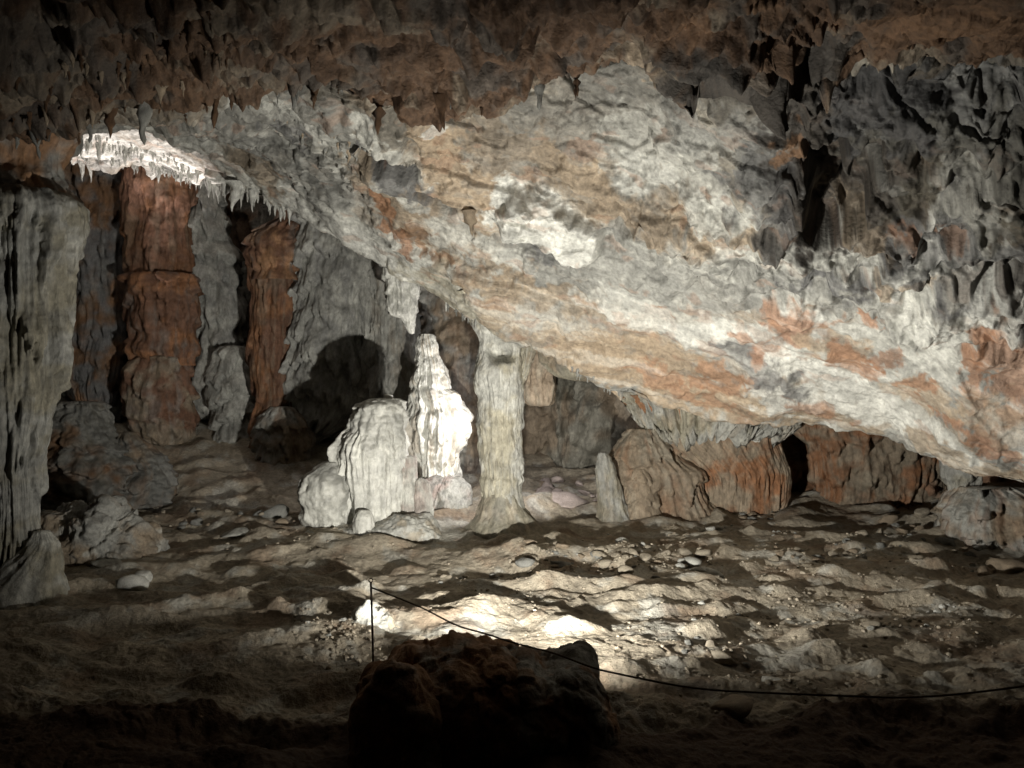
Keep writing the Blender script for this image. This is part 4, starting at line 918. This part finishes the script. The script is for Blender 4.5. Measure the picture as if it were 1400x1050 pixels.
hang(643, 300, 22, 34, 'tan'); hang(793, 116, 14, 34, 'dark', True); hang(793, 116, 10, 40, 'dark', True)
hang_row([(0, 190), (60, 185), (130, 178), (220, 160), (300, 145), (400, 112), (470, 140), (560, 155), (660, 140), (760, 124)], 44, (12, 6), (5, 26), (10, 70), ['dark', 'dark', 'grey'], True)
hang_row([(0, 120), (120, 110), (230, 70), (300, 60)], 60, (20, 25), (8, 18), (18, 50), ['dark', 'dark', 'tan'], True)
hang_row([(580, 440), (620, 445), (655, 448)], 14, (3, 3), (3, 6), (8, 16), ['grey', 'white'])
hang_row([(780, 505), (815, 520), (845, 540)], 12, (3, 3), (4, 9), (8, 18), ['grey'])
hang_row([(330, 110), (430, 190), (500, 210)], 26, (10, 8), (4, 10), (8, 20), ['tan', 'grey'])
if REST:
    Ps, Qs, Cs, n0 = [], [], [], 0
    cc = {'white': WHITE, 'grey': GREY, 'dark': BROWN * .7, 'tan': TAN}
    for top, r, L, kind in REST:
        src = random.choice(TITES[kind]); P = np.zeros(len(src.vertices) * 3, np.float32); src.vertices.foreach_get('co', P)
        P = P.reshape(-1, 3) * np.array([r, r, L]) + top
        Ps.append(P); Qs.append(quads(8, 8, True)[:, ::-1] + n0); n0 += len(P); Cs.append(np.tile(cc[kind], (len(P), 1)))
    o = obj('stalactite_fringe', raw_mesh('stalactite_fringe', np.concatenate(Ps), np.concatenate(Qs), np.concatenate(Cs), 'flowstone'), ceiling)
    o['kind'] = 'stuff'

# ------------------------------------------------------------------ iron stakes and the guide rope
def tube(pts, rad, nseg=8, name='tube', mat='rope_fibre', twist=0.0):
    A = np.array(pts, float)
    s = np.concatenate([[0], np.cumsum(np.linalg.norm(np.diff(A, axis=0), axis=1))])
    q = np.linspace(0, s[-1], max(12, int(s[-1] / 0.03)))
    C = np.stack([catmull(s, A[:, i], q) for i in range(3)], -1)
    T = np.gradient(C, axis=0); T /= np.linalg.norm(T, axis=1, keepdims=True)
    up = np.where(np.abs(T[:, 2:]) > 0.9, [[1.0, 0, 0]], [[0, 0, 1.0]])
    a = np.cross(T, up); a /= np.linalg.norm(a, axis=1, keepdims=True); bb = np.cross(T, a)
    th = np.linspace(0, 2 * np.pi, nseg, endpoint=False)
    R = np.full(len(C), rad)
    ang = th[None, :] + twist * q[:, None]
    rr = R[:, None] * (1 + (0.08 * np.cos(3 * th)[None, :] if twist else 0))
    P = C[:, None] + rr[..., None] * (np.cos(ang)[..., None] * a[:, None] + np.sin(ang)[..., None] * bb[:, None])
    return raw_mesh(name, P.reshape(-1, 3), quads(len(C), nseg, True), None, mat)
def stake(top, base, label):
    o = obj('iron_stake', tube([base - top * 0 - np.array([0, 0, .1]) - base, (top - base) * .5, top - base], 0.006, 8, 'iron_stake', 'rusty_iron'))
    o.location = base
    e = obj('eyelet', tube([np.array([.011 * math.cos(k), 0, .011 * math.sin(k)]) + top - base + np.array([0, 0, .01]) for k in np.linspace(0, 6.2, 14)], 0.003, 6, 'eyelet', 'rusty_iron'), o)
    return tag(o, label, 'stake')
s1t = pix(507, 796, 4.18); s1b = np.array([pix(513, 950, 4.18)[0], 4.16, 0.0])
stake(s1t, s1b, 'thin iron stake standing behind the left end of the foreground boulder')
s2t = pix(1640, 850, 2.95); s2b = np.array([s2t[0], s2t[1], 0.0])
stake(s2t, s2b, 'thin iron stake outside the right edge of the view holding the rope end')
rope_pts = [pix(507, 803, 4.18), pix(570, 828, 4.02), pix(640, 860, 3.86), pix(700, 878, 3.65), pix(760, 894, 3.42), pix(830, 918, 3.25), pix(985, 944, 3.14), pix(1200, 953, 3.08), pix(1400, 938, 3.02), pix(1640, 858, 2.95)]
o = obj('rope', tube(rope_pts, 0.0042, 10, 'rope', 'rope_fibre', twist=0.0))
tag(o, 'dark guide rope sagging from the iron stake across the foreground boulder', 'rope')

# ------------------------------------------------------------------ floodlights hidden among the rocks
def box_mesh(name, sx, sy, sz, mat, taper=1.0):
    bm = bmesh.new(); bmesh.ops.create_cube(bm, size=1)
    for v in bm.verts:
        k = taper if v.co.y < 0 else 1
        v.co = (v.co.x * sx * k, v.co.y * sy, v.co.z * sz * k)
    bmesh.ops.bevel(bm, geom=bm.edges[:], offset=min(sx, sy, sz) * .12, segments=2, affect='EDGES')
    me = bpy.data.meshes.new(name); bm.to_mesh(me); bm.free(); me.materials.append(MATS[mat]); return me
from mathutils import Vector
def floodlight(key, label):
    L = LAMPS[key]; loc = Vector(L['loc']); aim = (Vector(L['aim']) - loc).normalized()
    t = thing('floodlight', loc, label, 'floodlight')
    q = aim.to_track_quat('Y', 'Z'); t.rotation_mode = 'QUATERNION'; t.rotation_quaternion = q
    h = obj('housing', box_mesh('housing', 0.12, 0.05, 0.09, 'lamp_housing', .7), t); h.location = (0, -0.055, 0)
    g = obj('lens', box_mesh('lens', 0.10, 0.006, 0.07, 'lamp_glass'), t); g.location = (0, -0.026, 0)
    k = obj('bracket', box_mesh('bracket', 0.14, 0.02, 0.012, 'lamp_housing'), t); k.location = (0, -0.06, -0.055)
    if L.get('beam_blocker'):
        v = obj('beam_blocker', box_mesh('beam_blocker', 0.46, 0.15, 0.006, 'lamp_housing'), t); v.location = (0, 0.045, -0.07)  # wide unseen plate added to keep this beam off the floor
    ld = bpy.data.lights.new('floodlight_beam', 'SPOT'); ld.energy = L['watts']; ld.color = L['col']
    ld.spot_size = math.radians(L['size']); ld.spot_blend = L['blend']; ld.shadow_soft_size = L['rad']
    lo = bpy.data.objects.new('floodlight_beam', ld); COL.objects.link(lo); lo.parent = t
    lo.location = (0, 0.03 , 0); lo.rotation_euler = (math.radians(90), 0, 0)   # the beam leaves along +Y of the fixture
    return t
floodlight('front', 'black floodlight with added beam blocker, turned to the roof behind the large foreground boulder')
floodlight('floor', 'small black floodlight added beside the roof one to light the clay floor')
floodlight('back', 'black floodlight hidden behind the slim column')
floodlight('left', 'black floodlight hidden behind the knobbly mound at the left')
